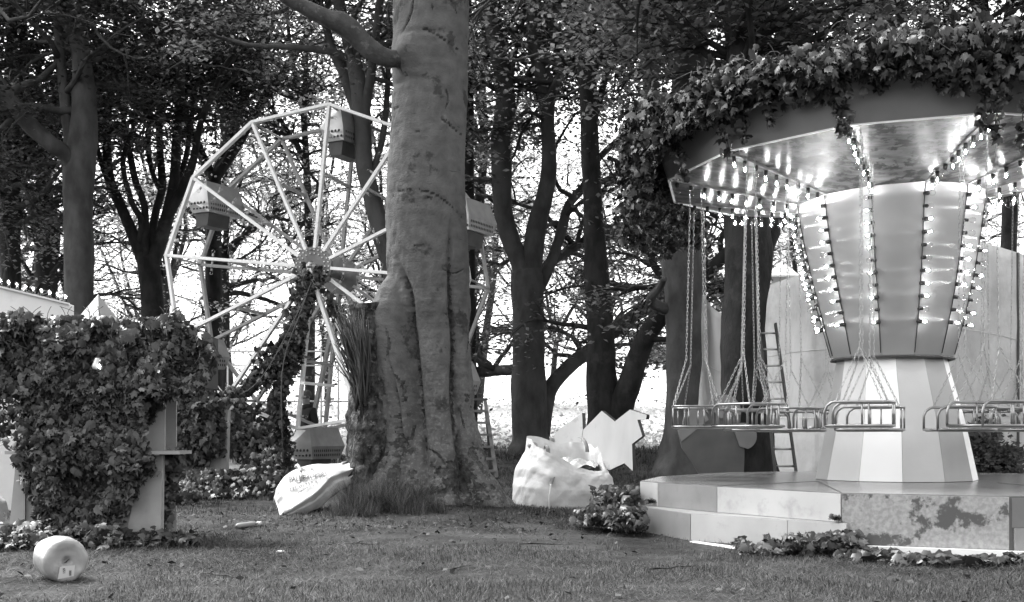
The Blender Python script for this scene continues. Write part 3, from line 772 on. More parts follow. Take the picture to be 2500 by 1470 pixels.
    groove([(975, 640), (995, 690), (1010, 740), (1012, 800), (1020, 860), (1030, 960), (1040, 1060), (1050, 1180)], .035, .09)
    groove([(1106, 560), (1104, 660), (1106, 760), (1112, 850), (1108, 960), (1118, 1080), (1135, 1160)], .032, .09)
    groove([(1000, 105), (1040, 100), (1090, 125), (1140, 150)], .014, .02)
    groove([(950, 480), (1000, 483), (1050, 488), (1095, 510), (1140, 550)], .012, .014)
    groove([(1085, 310), (1110, 330), (1138, 345)], .012, .016)
    groove([(1015, 20), (1010, 60), (985, 110)], .014, .02)
    groove([(950, 870), (975, 980), (985, 1060), (1010, 1100)], .025, .07)
    for pts_, wd_ in (([(960, 475), (965, 500)], .02), ([(1008, 340), (1030, 345), (1048, 352)], .010), ([(960, 280), (985, 277)], .012), ([(1000, 612), (1030, 616), (1045, 614)], .010), ([(1090, 235), (1098, 262), (1092, 290)], .012), ([(1120, 60), (1105, 25), (1095, 5)], .02), ([(985, 165), (990, 200), (1012, 205)], .022), ([(1085, 670), (1115, 676), (1138, 660)], .010), ([(1060, 35), (1062, 58)], .014), ([(1048, 498), (1062, 505)], .022), ([(1084, 314), (1092, 324)], .02), ([(960, 905), (985, 950), (990, 1010)], .03), ([(945, 800), (955, 850), (940, 900)], .03), ([(1040, 1090), (1075, 1110), (1095, 1140)], .02), ([(1125, 1000), (1140, 1060)], .012), ([(1150, 760), (1146, 830), (1140, 880)], .012), ([(1165, 1120), (1185, 1150)], .03)):
        groove(pts_, wd_, .008)
    rough = fbm(pos0 * np.array([3.2, 3.2, 2.0]) + 11, 4) + .35 * fbm(pos0 * 15, 3) + .3 * sstep(2.9, .6, Z)[:, None] - .14
    scar = np.maximum(scar, sstep(.52, .6, rough) * sstep(3.1, 2.4, Z)[:, None] * .9)
    rad = rad - .008 * (scar > .55)
    V = np.stack([TX + ox[:, None] + rad * D[None, :, 0], TY + rad * D[None, :, 1], np.repeat(Z[:, None], nf, 1)], -1)
    m = MB().grid(V, wrap=True)
    m.m[0] = (scar[:-1] > .55).astype(int).ravel()
    # upper stem above the frame
    m.tube([[TX, TY, 8.4], [TX + .1, TY, 10.5], [TX + .4, TY + .3, 13]], [.43, .33, .12], 14)
    lim = np.vstack([S(15.5, (1060, 134, 40)), S(15.3, (1012, 141, 34)), S(15.17, (975, 144, 27)), S(15.1, (945, 139, 24), (905, 118, 24), (862, 78, 25), (832, 56, 26), (800, 45, 23), (750, 22, 22), (700, -5, 21), (640, -60, 19), (540, -160, 15), (430, -210, 11), d2=14.6)])
    q = spline(lim, 70); lm = MB(); lm.tube(q[:, :3], q[:, 3] * .93, 28, rough=.22, seed=2); put(lm, 'limb', MAT['limbbark'], root)
    put(m, 'trunk', [MAT['bark'], MAT['scarred']], root)
    tw = MB(); lv = []; rg = np.random.default_rng(5)
    for k in range(60):
        z = rg.uniform(8.8, 12.5); az = rg.uniform(0, 2 * PI)
        bp = branch_path([TX, TY, z], [math.cos(az), math.sin(az), rg.uniform(.2, .9)], rg.uniform(2.5, 4.5), 8, .15, -.02, rg)
        tw.tube(bp, np.linspace(.07, .012, 9), 6)
        for j in range(5):
            c = bp[rg.integers(3, 9)] + rg.normal(0, 1, (90, 3)) * np.array([.55, .55, .2]); lv.append(c)
    put(tw, 'branch', MAT['greybark'], root)
    cm = MB(); cm.add(*leaf_quads(np.concatenate(lv), .12, .5, rg)); put(cm, 'crown', LF, root)
big_trunk()

# rough dead stump with splintered sticks at its left
def stump():
    d0 = 15.25
    root = empty('tree_stump', P(890, 1230, d0), 'dead rough-barked stump with splintered sticks, against the left of the big trunk', 'stump')
    q = spline(S(d0, (880, 1290, 62), (886, 1210, 52), (893, 1120, 44), (900, 1020, 42), (903, 920, 40), (900, 830, 44), (893, 760, 42), (890, 722, 36)), 60)
    q = np.column_stack([q, q[:, 3]])[:, :4]; q = spline(q[::6], 150)
    m = MB(); m.tube(q[:, :3], q[:, 3] * (1 + .1 * fbm(q[:, :3] * 14, 3)), 70, rough=.45, seed=4)
    put(m, 'trunk', MAT['rough'], root)
    s = MB(); rg = np.random.default_rng(8)
    for k in range(150):
        a = rg.uniform(0, 1)
        p0 = P(885 + rg.normal(0, 9), 985 + rg.normal(0, 22), d0 - .1 + rg.normal(0, .1))
        p1 = P(812 + 80 * a + rg.normal(0, 5), 735 + 75 * (1 - a) * rg.uniform(0, 1.5) + rg.uniform(0, 60), d0 - .25 + rg.normal(0, .14))
        mid = (p0 + p1) / 2 + np.array([.04 + rg.normal(0, .02), 0, 0])
        s.tube(spline([p0, mid, p1], 6), np.linspace(.017, .004, 6) * rg.uniform(.6, 1.3), 4)
    put(s, 'splintered_wood', MAT['splinter'], root)
stump()

# ------------------------------------------------------------------ lamps
def bulb_mesh(mb, p, d, s=1.0, lit=True, socket=True, what='all'):
    """Lamp at p pointing along d: black socket, glass globe, glowing core."""
    p = np.array(p, float); d = np.array(d, float); d /= np.linalg.norm(d)
    ref = np.array([0, 0, 1.0]) if abs(d[2]) < .9 else np.array([1.0, 0, 0])
    a = np.cross(ref, d); a /= np.linalg.norm(a); b = np.cross(d, a)
    def lathe(prof, n, mi):
        prof = np.array(prof); ph = np.arange(n) * 2 * PI / n
        v = p + prof[:, None, 1:] * s * d + prof[:, None, :1] * s * (np.cos(ph)[None, :, None] * a + np.sin(ph)[None, :, None] * b)
        k = len(prof); i0 = np.arange(k - 1)[:, None] * n; j = np.arange(n)[None]
        f = np.stack([i0 + j, i0 + (j + 1) % n, i0 + n + (j + 1) % n, i0 + n + j], -1).reshape(-1, 4)
        mb.add(v, [f], mi)
    if what in ('all', 'socket'):
        lathe([(.0, 0), (.02, .001), (.02, .045), (.016, .048)], 10, 0 if what == 'all' else 0)
    if what in ('all', 'globe'):
        lathe([(.013, .046), (.02, .058), (.029, .078), (.031, .092), (.027, .108), (.015, .121), (.001, .125)], 12, 1 if what == 'all' else 0)
        if lit: lathe([(.001, .066), (.007, .072), (.0095, .085), (.007, .098), (.001, .104)], 8, 2 if what == 'all' else 1)

def add_bulbs(root, spots, name='light_bulb', limit=95, sock='socket'):
    """spots: list of (p, d, s, lit), largest in the picture first."""
    o = np.array(root.location); cache = {}
    for k, (p, d, s, lit) in enumerate(spots[:limit]):
        mb = MB(); bulb_mesh(mb, p, d, s, lit, what='globe')
        gl = put(mb, name, [MAT['glass'], MAT['core']] if lit else [MAT['glass']], root)
        ms = MB(); bulb_mesh(ms, p, d, s, what='socket'); sub(ms, 'socket', MAT[sock], gl)
    if len(spots) > limit:
        mb = MB()
        for p, d, s, lit in spots[limit:]: bulb_mesh(mb, p, d, s, lit)
        tag(put(mb, 'string_lights', [MAT[sock], MAT['glass'], MAT['core']], root), kind='stuff')

def ivy_obj(name, label, pts, nrm, size, root_loc, mat='ivy', vines=None, jit=.45, droop=.5, cat='ivy', seed=1, group=None):
    root = empty(name, root_loc, label, cat, group)
    rg = np.random.default_rng(seed)
    m = MB(); m.add(*ivy_leaves(pts, nrm, size, rg, droop, jit))
    put(m, 'foliage', MAT[mat], root)
    if vines:
        v = MB()
        for q, r in vines: v.tube(q, r, 5, cap=False)
        put(v, 'vine', MAT['vine'], root)
    return root

# ------------------------------------------------------------------ swing carousel
AX, AY = (2187 - CX) / FPX * 13.3, 13.3
RC = 2.41
AL = math.atan2(AX, AY)
def rp(r, th, z):
    """Polar about the carousel's axis: th 0 faces the camera, + to the right; the top leans a little to the left."""
    x = r * math.sin(th)
    lean = .05 * float(sstep(1.0, 1.9, z)) + .03 * float(sstep(2, 3.5, z))
    return np.array([AX - lean + r * math.sin(th - AL), AY - r * math.cos(th - AL), z + .045 * x * float(sstep(1.8, 3.4, z))])
TH = [math.radians(-8 + 30 * k) for k in range(12)]
def carousel():
    root = empty('swing_carousel', (AX, AY, 0), 'swing ride with bulb-studded tapered centre on a stepped platform', 'swing ride')
    # platform
    deck = [(2.77, 10.32), (3.96, 9.78), (5.2, 9.7), (6.6, 10.9), (6.9, 13.2), (6.3, 15.4), (4.4, 16.5), (2.6, 15.6), (1.72, 14.3), (1.37, 12.85), (1.545, 13.12 - 1.2 + .2), (1.95, 11.63)]
    deck = [(2.77, 10.32), (3.96, 9.78), (5.3, 9.75), (6.6, 10.9), (6.9, 13.2), (6.3, 15.4), (4.4, 16.5), (2.6, 15.6), (1.70, 14.2), (1.36, 12.95), (1.50, 12.55), (1.95, 11.63)]
    m = MB(); m.prism([(x, y, .5) for x, y in deck], (0, 0, -.53)); put(m, 'deck', MAT['deck'], root)
    low = [(2.77, 10.42), (2.77, 10.25), (1.68, 11.45), (1.27, 12.75), (1.30, 13.3), (1.6, 13.4)]
    m = MB(); m.prism([(x, y, .25) for x, y in [(2.79, 10.36), (2.79, 10.22), (1.68, 11.50), (1.28, 12.85), (1.30, 13.35), (1.50, 13.3)]][::-1], (0, 0, -.30)); put(m, 'step', MAT['panel_m'], root)
    def riser(a, b, z0, z1, mat, off=.012, t=.03):
        a = np.array(a); b = np.array(b); d = b - a; nrm = np.array([d[1], -d[0]]); nrm = nrm / np.linalg.norm(nrm)
        if nrm @ (np.array([AX, AY]) - (a + b) / 2) > 0: nrm = -nrm
        m = MB(); c = (a + b) / 2 + nrm * (off - t / 2)
        ang = math.atan2(d[1], d[0]); Rm = np.array(Matrix.Rotation(ang, 3, 'Z'))
        m.box((c[0], c[1], (z0 + z1) / 2), (np.linalg.norm(d) - .006, t, z1 - z0), Rm)
        return put(m, 'riser_panel', MAT[mat], root)
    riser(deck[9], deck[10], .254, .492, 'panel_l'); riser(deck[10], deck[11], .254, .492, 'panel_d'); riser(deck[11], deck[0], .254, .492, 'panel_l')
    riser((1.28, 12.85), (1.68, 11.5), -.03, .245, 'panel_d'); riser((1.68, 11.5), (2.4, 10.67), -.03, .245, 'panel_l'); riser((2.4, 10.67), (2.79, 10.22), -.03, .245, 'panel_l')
    m = MB(); m.beam(P(1690, 1330, 11.35), P(1800, 1345, 10.65), .05, .07); put(m, 'base_strip', MAT['white'], root)
    riser(deck[0], deck[1], -.03, .492, 'spotted', .02)
    m = MB(); m.beam((2.9, 10.2, .02), (3.99, 9.69, .02), .05, .1); m.beam((3.99, 9.69, .02), (5.3, 9.64, .02), .05, .1); put(m, 'base_strip', MAT['white'], root)
    riser((3.975, 9.775), (5.3, 9.75), .25, .485, 'panel_d', .0); riser((3.985, 9.74), (5.3, 9.70), -.03, .246, 'panel_m', .0)
    # boards joints on the deck
    for a, b in (((2.77, 10.34), (3.15, 12.6)), ((1.95, 11.66), (3.2, 12.8)), ((5.0, 9.8), (4.9, 12.4))):
        m = MB(); m.beam((*a, .501), (*b, .501), .008, .006); put(m, 'deck_joint', MAT['dark'], root)
    # lower cone: twelve painted panels
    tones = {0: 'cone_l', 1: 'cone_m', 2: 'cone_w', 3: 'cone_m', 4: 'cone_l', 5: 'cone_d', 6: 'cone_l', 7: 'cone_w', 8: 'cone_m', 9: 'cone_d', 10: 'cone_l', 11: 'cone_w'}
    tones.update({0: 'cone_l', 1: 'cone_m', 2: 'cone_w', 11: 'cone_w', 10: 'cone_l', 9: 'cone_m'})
    def ring(th0, th1, r0, z0, r1, z1, mat, name, t=.015, bands=6, curve=0.0):
        m = MB(); rows = []
        for k in range(bands + 1):
            u = k / bands; z = z0 + (z1 - z0) * u; r = r0 + (r1 - r0) * u + curve * math.sin(PI * u)
            rows.append([rp(r, th0 + .002, z), rp(r, th1 - .002, z), rp(r - t, th1 - .002, z), rp(r - t, th0 + .002, z)])
        m.grid(np.array(rows), smooth=False, wrap=True)
        return put(m, name, MAT[mat], root)
    tc = [math.radians(4.5 + 30 * k) for k in range(12)]; ts = [math.radians(-9 + 30 * k) for k in range(12)]
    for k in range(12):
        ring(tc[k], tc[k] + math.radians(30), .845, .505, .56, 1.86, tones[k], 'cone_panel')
    # shroud: twelve brushed panels, wider at the top
    r0, r1, z0, z1 = .635, 1.0, 1.80, 3.53
    for k in range(12):
        ring(ts[k], ts[k] + math.radians(30), r0, z0, r1, z1, 'shroud', 'shroud_panel', .02, 10, .035)
    m = MB(); ann = [rp(.66, t, 1.797) for t in ts]; inn = [rp(.5, t, 1.83) for t in ts]
    m.grid(np.array([[rp(.635, t, 1.815) for t in ts], ann, [rp(.655, t, 1.78) for t in ts], inn]), smooth=False, wrap=True); put(m, 'shroud_rim', MAT['dark'], root)
    for k in range(12):                                     # seams with their cable
        m = MB(); t = ts[k]
        q = [rp(r0 + (r1 - r0) * u + .035 * math.sin(PI * u) + .006, t, z0 + (z1 - z0) * u) for u in np.linspace(0.02, .98, 9)]
        m.tube(q, .005, 5); put(m, 'cable', MAT['rubber'], root)
    # canopy underside, fascia, roof
    m = MB(); rows = []
    for r, z in ((.95, 3.50), (1.4, 3.58), (1.9, 3.71), (RC, 3.81)):
        rows.append([rp(r, t, z) for t in TH])
    m.grid(np.array(rows), smooth=False, wrap=True); put(m, 'canopy_underside', MAT['ceiling'], root)
    for k in range(12):
        m = MB(); a, b = TH[k], TH[k] + math.radians(30)
        rows = [[rp(r, t, z) for r, z in ((RC + .004, 3.805), (RC + .16, 4.3), (RC + .13, 4.3), (RC - .02, 3.83))] for t in (a + .001, b - .001)]
        m.grid(np.array(rows), smooth=False, wrap=True); put(m, 'fascia_panel', MAT['fascia'], root)
        m = MB(); m.beam(rp(1.0, a, 3.508), rp(RC - .02, a, 3.80), .03, .02); put(m, 'rib', MAT['beam_back'], root)
        m = MB(); m.beam(rp(RC + .0, a, 3.802), rp(RC, b, 3.802), .02, .014); put(m, 'edge_trim', MAT['beam'], root)
    m = MB(); m.grid(np.array([[rp(RC + .17, t, 4.27) for t in TH], [rp(1.2, t, 4.62) for t in TH], [rp(.05, t, 4.8) for t in TH]]), smooth=False, wrap=True); put(m, 'roof', MAT['fascia'], root)
    # lamps
    rg = np.random.default_rng(31); sp = []
    for t in TH:
        for k in range(9):
            r = 1.12 + k * .15
            z = 3.50 + (r - .95) * .208 - .02
            sp.append((rp(r, t + rg.normal(0, .004), z), (rg.normal(0, .05), rg.normal(0, .05), -1), 1.0, rg.random() < .72))
    for t in ts:
        for k in range(11):
            u = .2 + k * .072; r = r0 + (r1 - r0) * u + .035 * math.sin(PI * u); z = z0 + (z1 - z0) * u
            p = rp(r, t, z); d = p - rp(r - .3, t, z + .04)
            sgn = .55 if math.sin(t) > .1 else (-.55 if math.sin(t) < -.1 else 0)
            d = d / .3 + np.array([math.cos(t - AL), math.sin(t - AL), 0]) * sgn
            sp.append((p, d, rg.uniform(.95, 1.1), rg.random() < .7))
    def key(s):
        p = s[0]; a = p - np.array([AX, AY, p[2]])
        hidden = (np.linalg.norm(a) < 1.2 and a[1] > .15)
        return (hidden, np.linalg.norm(p - np.array([0, 0, 1.0])))
    sp.sort(key=key)
    add_bulbs(root, sp)
    # garden lamps on the fascia seams
    return root
carousel()

# swing seats on chains: one with its parts, then copies
def chain_mesh(mb, p0, p1, link=.05, r=.0026, wd=.0082):
    p0 = np.array(p0, float); p1 = np.array(p1, float); d = p1 - p0; L = np.linalg.norm(d); d /= L
    a = np.cross(d, [.3, .9, .1]); a /= np.linalg.norm(a); b = np.cross(d, a)
    n = int(L / (link * .78))
    for k in range(n):
        c = p0 + d * (k + .5) * L / n
        q, s = (a, b) if k % 2 else (b, a)
        h = link / 2 - wd
        ph = np.arange(8) * PI / 4 + PI / 8
        loop = [c + q * wd * math.cos(x) + d * (wd * math.sin(x) + h * np.sign(math.sin(x))) for x in ph]
        mb.tube(loop, r, 4, closed=True)

def make_seat():
    root = empty('hanging_swing', (0, 0, 0), 'x', 'swing', 'chain swing seats of the ride')
    # frame: travels along +X, back at -X; origin at the middle of the seat board
    hx, hy, hz, cr = .29, .24, .215, .08
    fr = MB()
    plan = []
    for x, y in ((hx, -hy), (-hx + .14, -hy), (-hx + .04, -hy + .05), (-hx, -hy + .16), (-hx, hy - .16), (-hx + .04, hy - .05), (-hx + .14, hy), (hx, hy)): plan.append((x, y))
    plan = np.array(plan)
    low = spline(np.column_stack([plan, np.zeros(8)]), 40)
    fr.tube(low, .0125, 8); fr.tube([(hx, -hy, 0), (hx, hy, 0)], .0125, 8)
    top = spline(np.column_stack([plan, np.full(8, hz)]), 40)
    f1 = [(hx, -hy, 0), (hx, -hy, hz - cr), (hx - .02, -hy, hz - .035), (hx - .06, -hy, hz - .006), (hx - cr, -hy, hz)]
    f2 = [(x, -y, z) for x, y, z in f1]
    mid = [p for p in top if p[0] < hx - cr - .03]
    fr.tube(np.array(f1 + list(mid) + f2[::-1]), .0125, 8)
    put(fr, 'frame', MAT['tubem'], root)
    for x, y in ((-.04, -hy), (-hx, -.08), (-hx, .08), (-.04, hy)):
        m = MB(); m.tube([(x, y, 0), (x, y, hz)], .009, 6); put(m, 'upright', MAT['tubem'], root)
    m = MB(); bd = [(x * .96, y * .96, -.005) for x, y in plan]; m.prism(bd, (0, 0, -.016)); put(m, 'seat_board', MAT['carside'], root)
    H = 3.87 - 1.07
    for s in (-1, 1):
        m = MB(); chain_mesh(m, (0, s * .05, H), (0, s * .10, .72)); put(m, 'chain', MAT['chain'], root)
        for x in (-.22, .2):
            m = MB(); chain_mesh(m, (0, s * .10, .72), (x, s * hy, hz)); put(m, 'chain', MAT['chain'], root)
    return root
seat0 = make_seat()
first = True
side = ['front', 'front right', 'right', 'right', 'far right', 'back', 'back', 'back', 'far left', 'left', 'left', 'front left']
rg = np.random.default_rng(77)
for k, t in enumerate(TH):
    for ring_r, nm in ((2.2, 'outer'), (1.6, 'inner')):
        o = seat0 if first else copy_tree(seat0)
        first = False
        p = rp(ring_r, t, 1.02)
        o.location = (p[0], p[1], 1.07 - (.035 if nm == 'inner' else 0))
        o.rotation_euler = (0, 0, math.atan2(-math.sin(t - AL), -math.cos(t - AL)) + rg.normal(0, .09))
        deg = math.degrees(t) % 360
        where = 'nearest the viewer, in front of the striped cone' if deg > 330 or deg < 20 and nm else ''
        places = ['front-right of the cone', 'right of the cone', 'right of the cone, near the metal wall', 'behind the cone on the right', 'behind the cone, far right', 'behind the cone', 'behind the cone on the left', 'far left behind the chains', 'left of the cone, by the furrowed tree', 'leftmost, before the flared grey beech', 'front-left, before the dark heart board', 'centre front, before the striped cone']
        o['label'] = f"{nm} tube-framed swing seat on chains, {places[(k + 11) % 12]}"

# ivy on the canopy
def carousel_ivy():
    rg = np.random.default_rng(9); pts = []; nr = []
    def add(n, th, r, z):
        x = np.array([rp(a, b, c) for a, b, c in zip(r, th, z)]); pts.append(x)
        nn = np.stack([np.sin(th - AL), -np.cos(th - AL), .35 + 0 * th], 1); nr.append(nn)
    n = 13500
    th = np.radians(rg.uniform(-115, 120, n)); cl = fbm(np.stack([th * 4, th * 0, th * 0], -1), 3)
    up = sstep(-20, 40, np.degrees(th))
    add(n, th, RC + .22 + rg.normal(0, .10, n) + .08 * cl, 4.29 + .05 * up + rg.normal(0, 1, n) * (.085 + .05 * np.abs(cl)) + .05 * cl)
    n = 1500
    th = np.radians(rg.uniform(120, 245, n)); add(n, th, RC + .26 + rg.normal(0, .09, n), 4.36 + rg.normal(0, .13, n))
    # thick fall over the left side
    n = 4600
    th = np.radians(rg.uniform(-125, -30, n)); a = np.degrees(th)
    drop = .15 + .85 * sstep(-38, -88, a) + .25 * vnoise(np.stack([th * 7, th * 0, th * 0], -1))
    add(n, th, RC + .24 + np.abs(rg.normal(0, .075, n)) * (.6 + drop), 4.36 - rg.random(n) ** .8 * np.maximum(drop, .05) * 1.05)
    # trailing strands
    vines = []
    for a, L in ((-8.5, .55), (-9.5, .35), (19, .62), (21.5, .7), (23, .4), (-17, .2), (-24, .33), (-31, .42), (-36, .5), (-1, .2), (6, .12), (11, .22), (27, .8), (30, 1.0), (34, .9), (39, .7), (-52, .6)):
        t = math.radians(a); n = int(70 * L) + 12
        u = rg.random(n); thn = np.full(n, t) + rg.normal(0, .012 + .01 * (1 - u), n)
        add(n, thn, RC + .21 - .16 * u + np.abs(rg.normal(0, .03, n)), 4.24 - u * L)
        vines.append((np.array([rp(RC + .21 - .16 * v, t, 4.25 - v * L) for v in np.linspace(0, 1, 6)]), .005))
    for k in range(60):
        t = math.radians(rg.uniform(-110, 90)); z = 4.3 + rg.normal(0, .1); tt = t + rg.normal(0, .12)
        vines.append((spline([rp(RC + .25, t, z), rp(RC + .33, (t + tt) / 2, z + .12), rp(RC + .38, tt, z + rg.uniform(-.1, .25))], 6), .004))
    ivy_obj('ivy', 'thick ivy garland draped along the top edge of the swing ride canopy', np.concatenate(pts), np.concatenate(nr), .092, (AX, AY - RC, 4.2), 'ivy', vines, jit=.95, droop=.45, seed=4)
carousel_ivy()

# ------------------------------------------------------------------ big wheel
WD = 22.0
WH = np.array([(765 - CX) / FPX * WD, WD, EYE + (HY - 652) / FPX * WD])
WA = np.array([.232, .973, 0]); WT = np.array([.973, -.232, 0]); WW = 1.30; WR = 2.91
def wv(deg, r=WR, back=0.0):
    a = math.radians(deg); return WH + WT * r * math.cos(a) + np.array([0, 0, r * math.sin(a)]) + WA * back
def wheel():
    root = empty('ferris_wheel', (WH[0], WH[1], 0), 'white twelve-sided fairground big wheel with perforated metal cars', 'big wheel')
    ang = [84 + 30 * k for k in range(12)]
    spots = []
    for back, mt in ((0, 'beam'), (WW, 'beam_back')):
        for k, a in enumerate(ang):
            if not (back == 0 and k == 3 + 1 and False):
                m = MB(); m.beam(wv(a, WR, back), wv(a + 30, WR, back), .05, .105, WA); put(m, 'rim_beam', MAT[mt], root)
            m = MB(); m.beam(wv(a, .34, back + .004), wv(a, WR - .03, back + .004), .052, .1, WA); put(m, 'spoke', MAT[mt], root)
            if back == 0:
                m = MB(); m.beam(wv(a, WR * .58, .03), wv(a, WR * .58, WW - .03), .05, .05); put(m, 'cross_tie', MAT['beam_back'], root)
                m = MB(); m.tube([wv(a, WR, .03), wv(a, WR, WW - .03)], .022, 8); put(m, 'axle_rod', MAT['steel'], root)
            for u in np.linspace(.2, .92, 7):
                for s in (-1, 1):
                    p = wv(a, WR * u, back + (.03 if back else -.0)) ; aa = math.radians(a)
                    d = (WT * -math.sin(aa) + np.array([0, 0, math.cos(aa)])) * s
                    spots.append((p + d * .05, d, 1.0, False))
        m = MB(); n = 28; ph = np.arange(n) * 2 * PI / n
        ringp = [WH + WA * (back - .04) + WT * .36 * math.cos(x) + np.array([0, 0, .36 * math.sin(x)]) for x in ph]
        m.prism(ringp, WA * .1); hub = put(m, 'hub_plate', MAT['hubm'], root)
        if back == 0:
            for r, nn in ((.31, 26), (.24, 18)):
                for x in np.arange(nn) * 2 * PI / nn:
                    b = MB(); c = WH + WA * -.05 + WT * r * math.cos(x) + np.array([0, 0, r * math.sin(x)])
                    b.box(c, (.022, .022, .022)); 
                    if nn == 18 or True: m.add([c], np.array([[0, 0, 0]])) if False else None
            bm = MB()
            for r, nn in ((.31, 26), (.24, 18)):
                for x in np.arange(nn) * 2 * PI / nn:
                    c = WH + WA * -.05 + WT * r * math.cos(x) + np.array([0, 0, r * math.sin(x)])
                    bm.box(c, (.022, .03, .022))
            tag(sub(bm, 'rivets', MAT['white'], hub), kind='stuff')
    m = MB(); m.tube([WH - WA * .16, WH + WA * (WW + .16)], [.075, .075], 16); put(m, 'axle', MAT['steel'], root)
    m = MB(); m.tube([WH - WA * .2, WH - WA * .1], [.045, .045], 12); put(m, 'axle_nut', MAT['chain'], root)
    # A-frame legs front and back
    def gz(p): return np.array([p[0], p[1], float(ground_z(p[0], p[1])) + .02])
    for back in (-.14, WW + .14):
        for dx in (-.83, 1.25):
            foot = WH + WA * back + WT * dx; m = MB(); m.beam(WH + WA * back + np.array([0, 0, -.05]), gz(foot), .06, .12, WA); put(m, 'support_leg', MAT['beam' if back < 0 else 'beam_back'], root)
    a0 = P(640, 1025, 21.7); a1 = P(556, 1150, 21.2)
    m = MB(); m.beam(a0, a1, .06, .12, (0, 1, 0)); put(m, 'brace', MAT['beam'], root)
    m = MB(); m.beam(P(738, 935, 21.7), P(812, 942, 22.4), .05, .1, (0, 1, 0)); put(m, 'brace', MAT['beam'], root)
    # cars hang level from every other corner
    for a in (84, 144, 204, 264, 324, 24):
        c = wv(a, WR, WW / 2)
        yw = math.radians(-13); CA = WA * math.cos(yw) - WT * math.sin(yw); CT = WT * math.cos(yw) + WA * math.sin(yw)
        Rm = np.stack([CT, CA, [0, 0, 1]], 1)
        def L(x, y, z): return c + Rm @ np.array([x, y, z])
        hw, hl = .30, .56
        # body: end faces towards the frames, flared hole band below, tapering upper shell
        prof = [(-.13, .02), (-.25, -.32), (-.20, -.56), (.20, -.56), (.25, -.32), (.13, .02)]
        y0, y1 = -.36, .72
        m = MB()
        fa = [L(x, y0 + (.10 if z < -.5 else (.0 if z < 0 else .10)), z) for x, z in prof]; fb = [L(x, y1 - (.10 if z < -.5 else (.0 if z < 0 else .06)), z) for x, z in prof]
        j = np.arange(6)
        m.add(np.array(fa + fb), [np.arange(6)[None], (np.arange(6)[::-1] + 6)[None]], 0, False)
        m.add(np.array(fa + fb), [np.stack([j, j + 6, (j + 1) % 6 + 6, (j + 1) % 6], 1)], 1, False)
        body = put(m, 'car_body', [MAT['carmetal'], MAT['carside']], root)
        m = MB(); m.prism([L(x, -.22, z) for x, z in ((-.17, -.55), (-.14, -.81), (.12, -.81), (.16, -.55))], CA * .6)
        sub(m, 'footwell', MAT['dark'], body)
        hm = MB()
        def holes(f, nu, nv, ru, rv):
            for i in range(nu):
                for k in range(nv):
                    u = (i + .5 + (.25 if k % 2 else -.1)) / nu; v = (k + .5) / nv
                    o, eu, ev, en = f(u, v)
                    n = 10; ph = np.arange(n) * 2 * PI / n
                    hm.add([o + eu * ru * math.cos(x) + ev * rv * math.sin(x) + en * .004 for x in ph], np.arange(n)[None], 0, False)
        def end_face(u, v):
            x = -.19 + .38 * u; z = -.35 - .18 * v
            return L(x, y0 + .002 + .10 * (-.32 - z) / .24, z), CT, np.array([0, 0, 1.0]), -CA * 1.2
        holes(end_face, 5, 2, .026, .026)
        for sg in (1, -1):
            def side_face(u, v):
                y = -.26 + .86 * u; z = -.36 - .16 * v
                return L(sg * (.25 - .05 * (-.32 - z) / .24), y, z), CA, np.array([0, 0, 1.0]), CT * sg
            holes(side_face, 14, 2, .016, .03)
        tag(sub(hm, 'perforation', MAT['black'], body), kind='stuff')
    spots.sort(key=lambda s: (s[0][0] > -2.4, np.linalg.norm(s[0])))
    add_bulbs(root, spots, sock='socket_pale')
    return root
wheel()
# ivy on the wheel's legs and hub
def wheel_ivy():
    rg = np.random.default_rng(14); pts = []
    def along(a, b, n, w0, w1, d=21.93):
        u = rg.random(n); p = np.array(a)[None] * (1 - u[:, None]) + np.array(b)[None] * u[:, None]
        s = (w0 + (w1 - w0) * u)[:, None]; q = rg.normal(0, 1, (n, 2)) * s
        cl = .6 + .6 * np.abs(vnoise(np.stack([p[:, 0] * .03, p[:, 1] * .03, p[:, 0] * 0], -1)))[:, None]
        p = p + q * cl
        pts.append(np.array([P(x, y, d + e) for (x, y), e in zip(p, rg.normal(0, .12, n))]))
    along((765, 672), (745, 715), 600, 18, 20); along((745, 715), (692, 860), 520, 8, 15); along((752, 720), (728, 860), 280, 6, 8)
    along((690, 850), (640, 930), 520, 15, 18); along((718, 850), (668, 1000), 620, 13, 13); along((640, 915), (565, 985), 360, 10, 11)
    along((680, 990), (690, 1130), 520, 10, 16); along((800, 720), (850, 830), 260, 5, 8); along((560, 965), (510, 990), 200, 10, 10, 21)
    X = np.concatenate(pts); N = np.tile([0, -1, .25], (len(X), 1))
    ivy_obj('ivy', 'ivy trailing down from the hub and legs of the big wheel', X, N, .11, P(700, 900, 21.6), 'ivy_dark', [(spline([P(760, 690, 21.6), P(735, 760, 21.5), P(690, 900, 21.5), P(690, 1120, 21.4)], 20), .012), (spline([P(750, 720, 21.6), P(640, 920, 21.4), P(545, 985, 21.2)], 16), .01)], jit=.7, seed=15)
wheel_ivy()

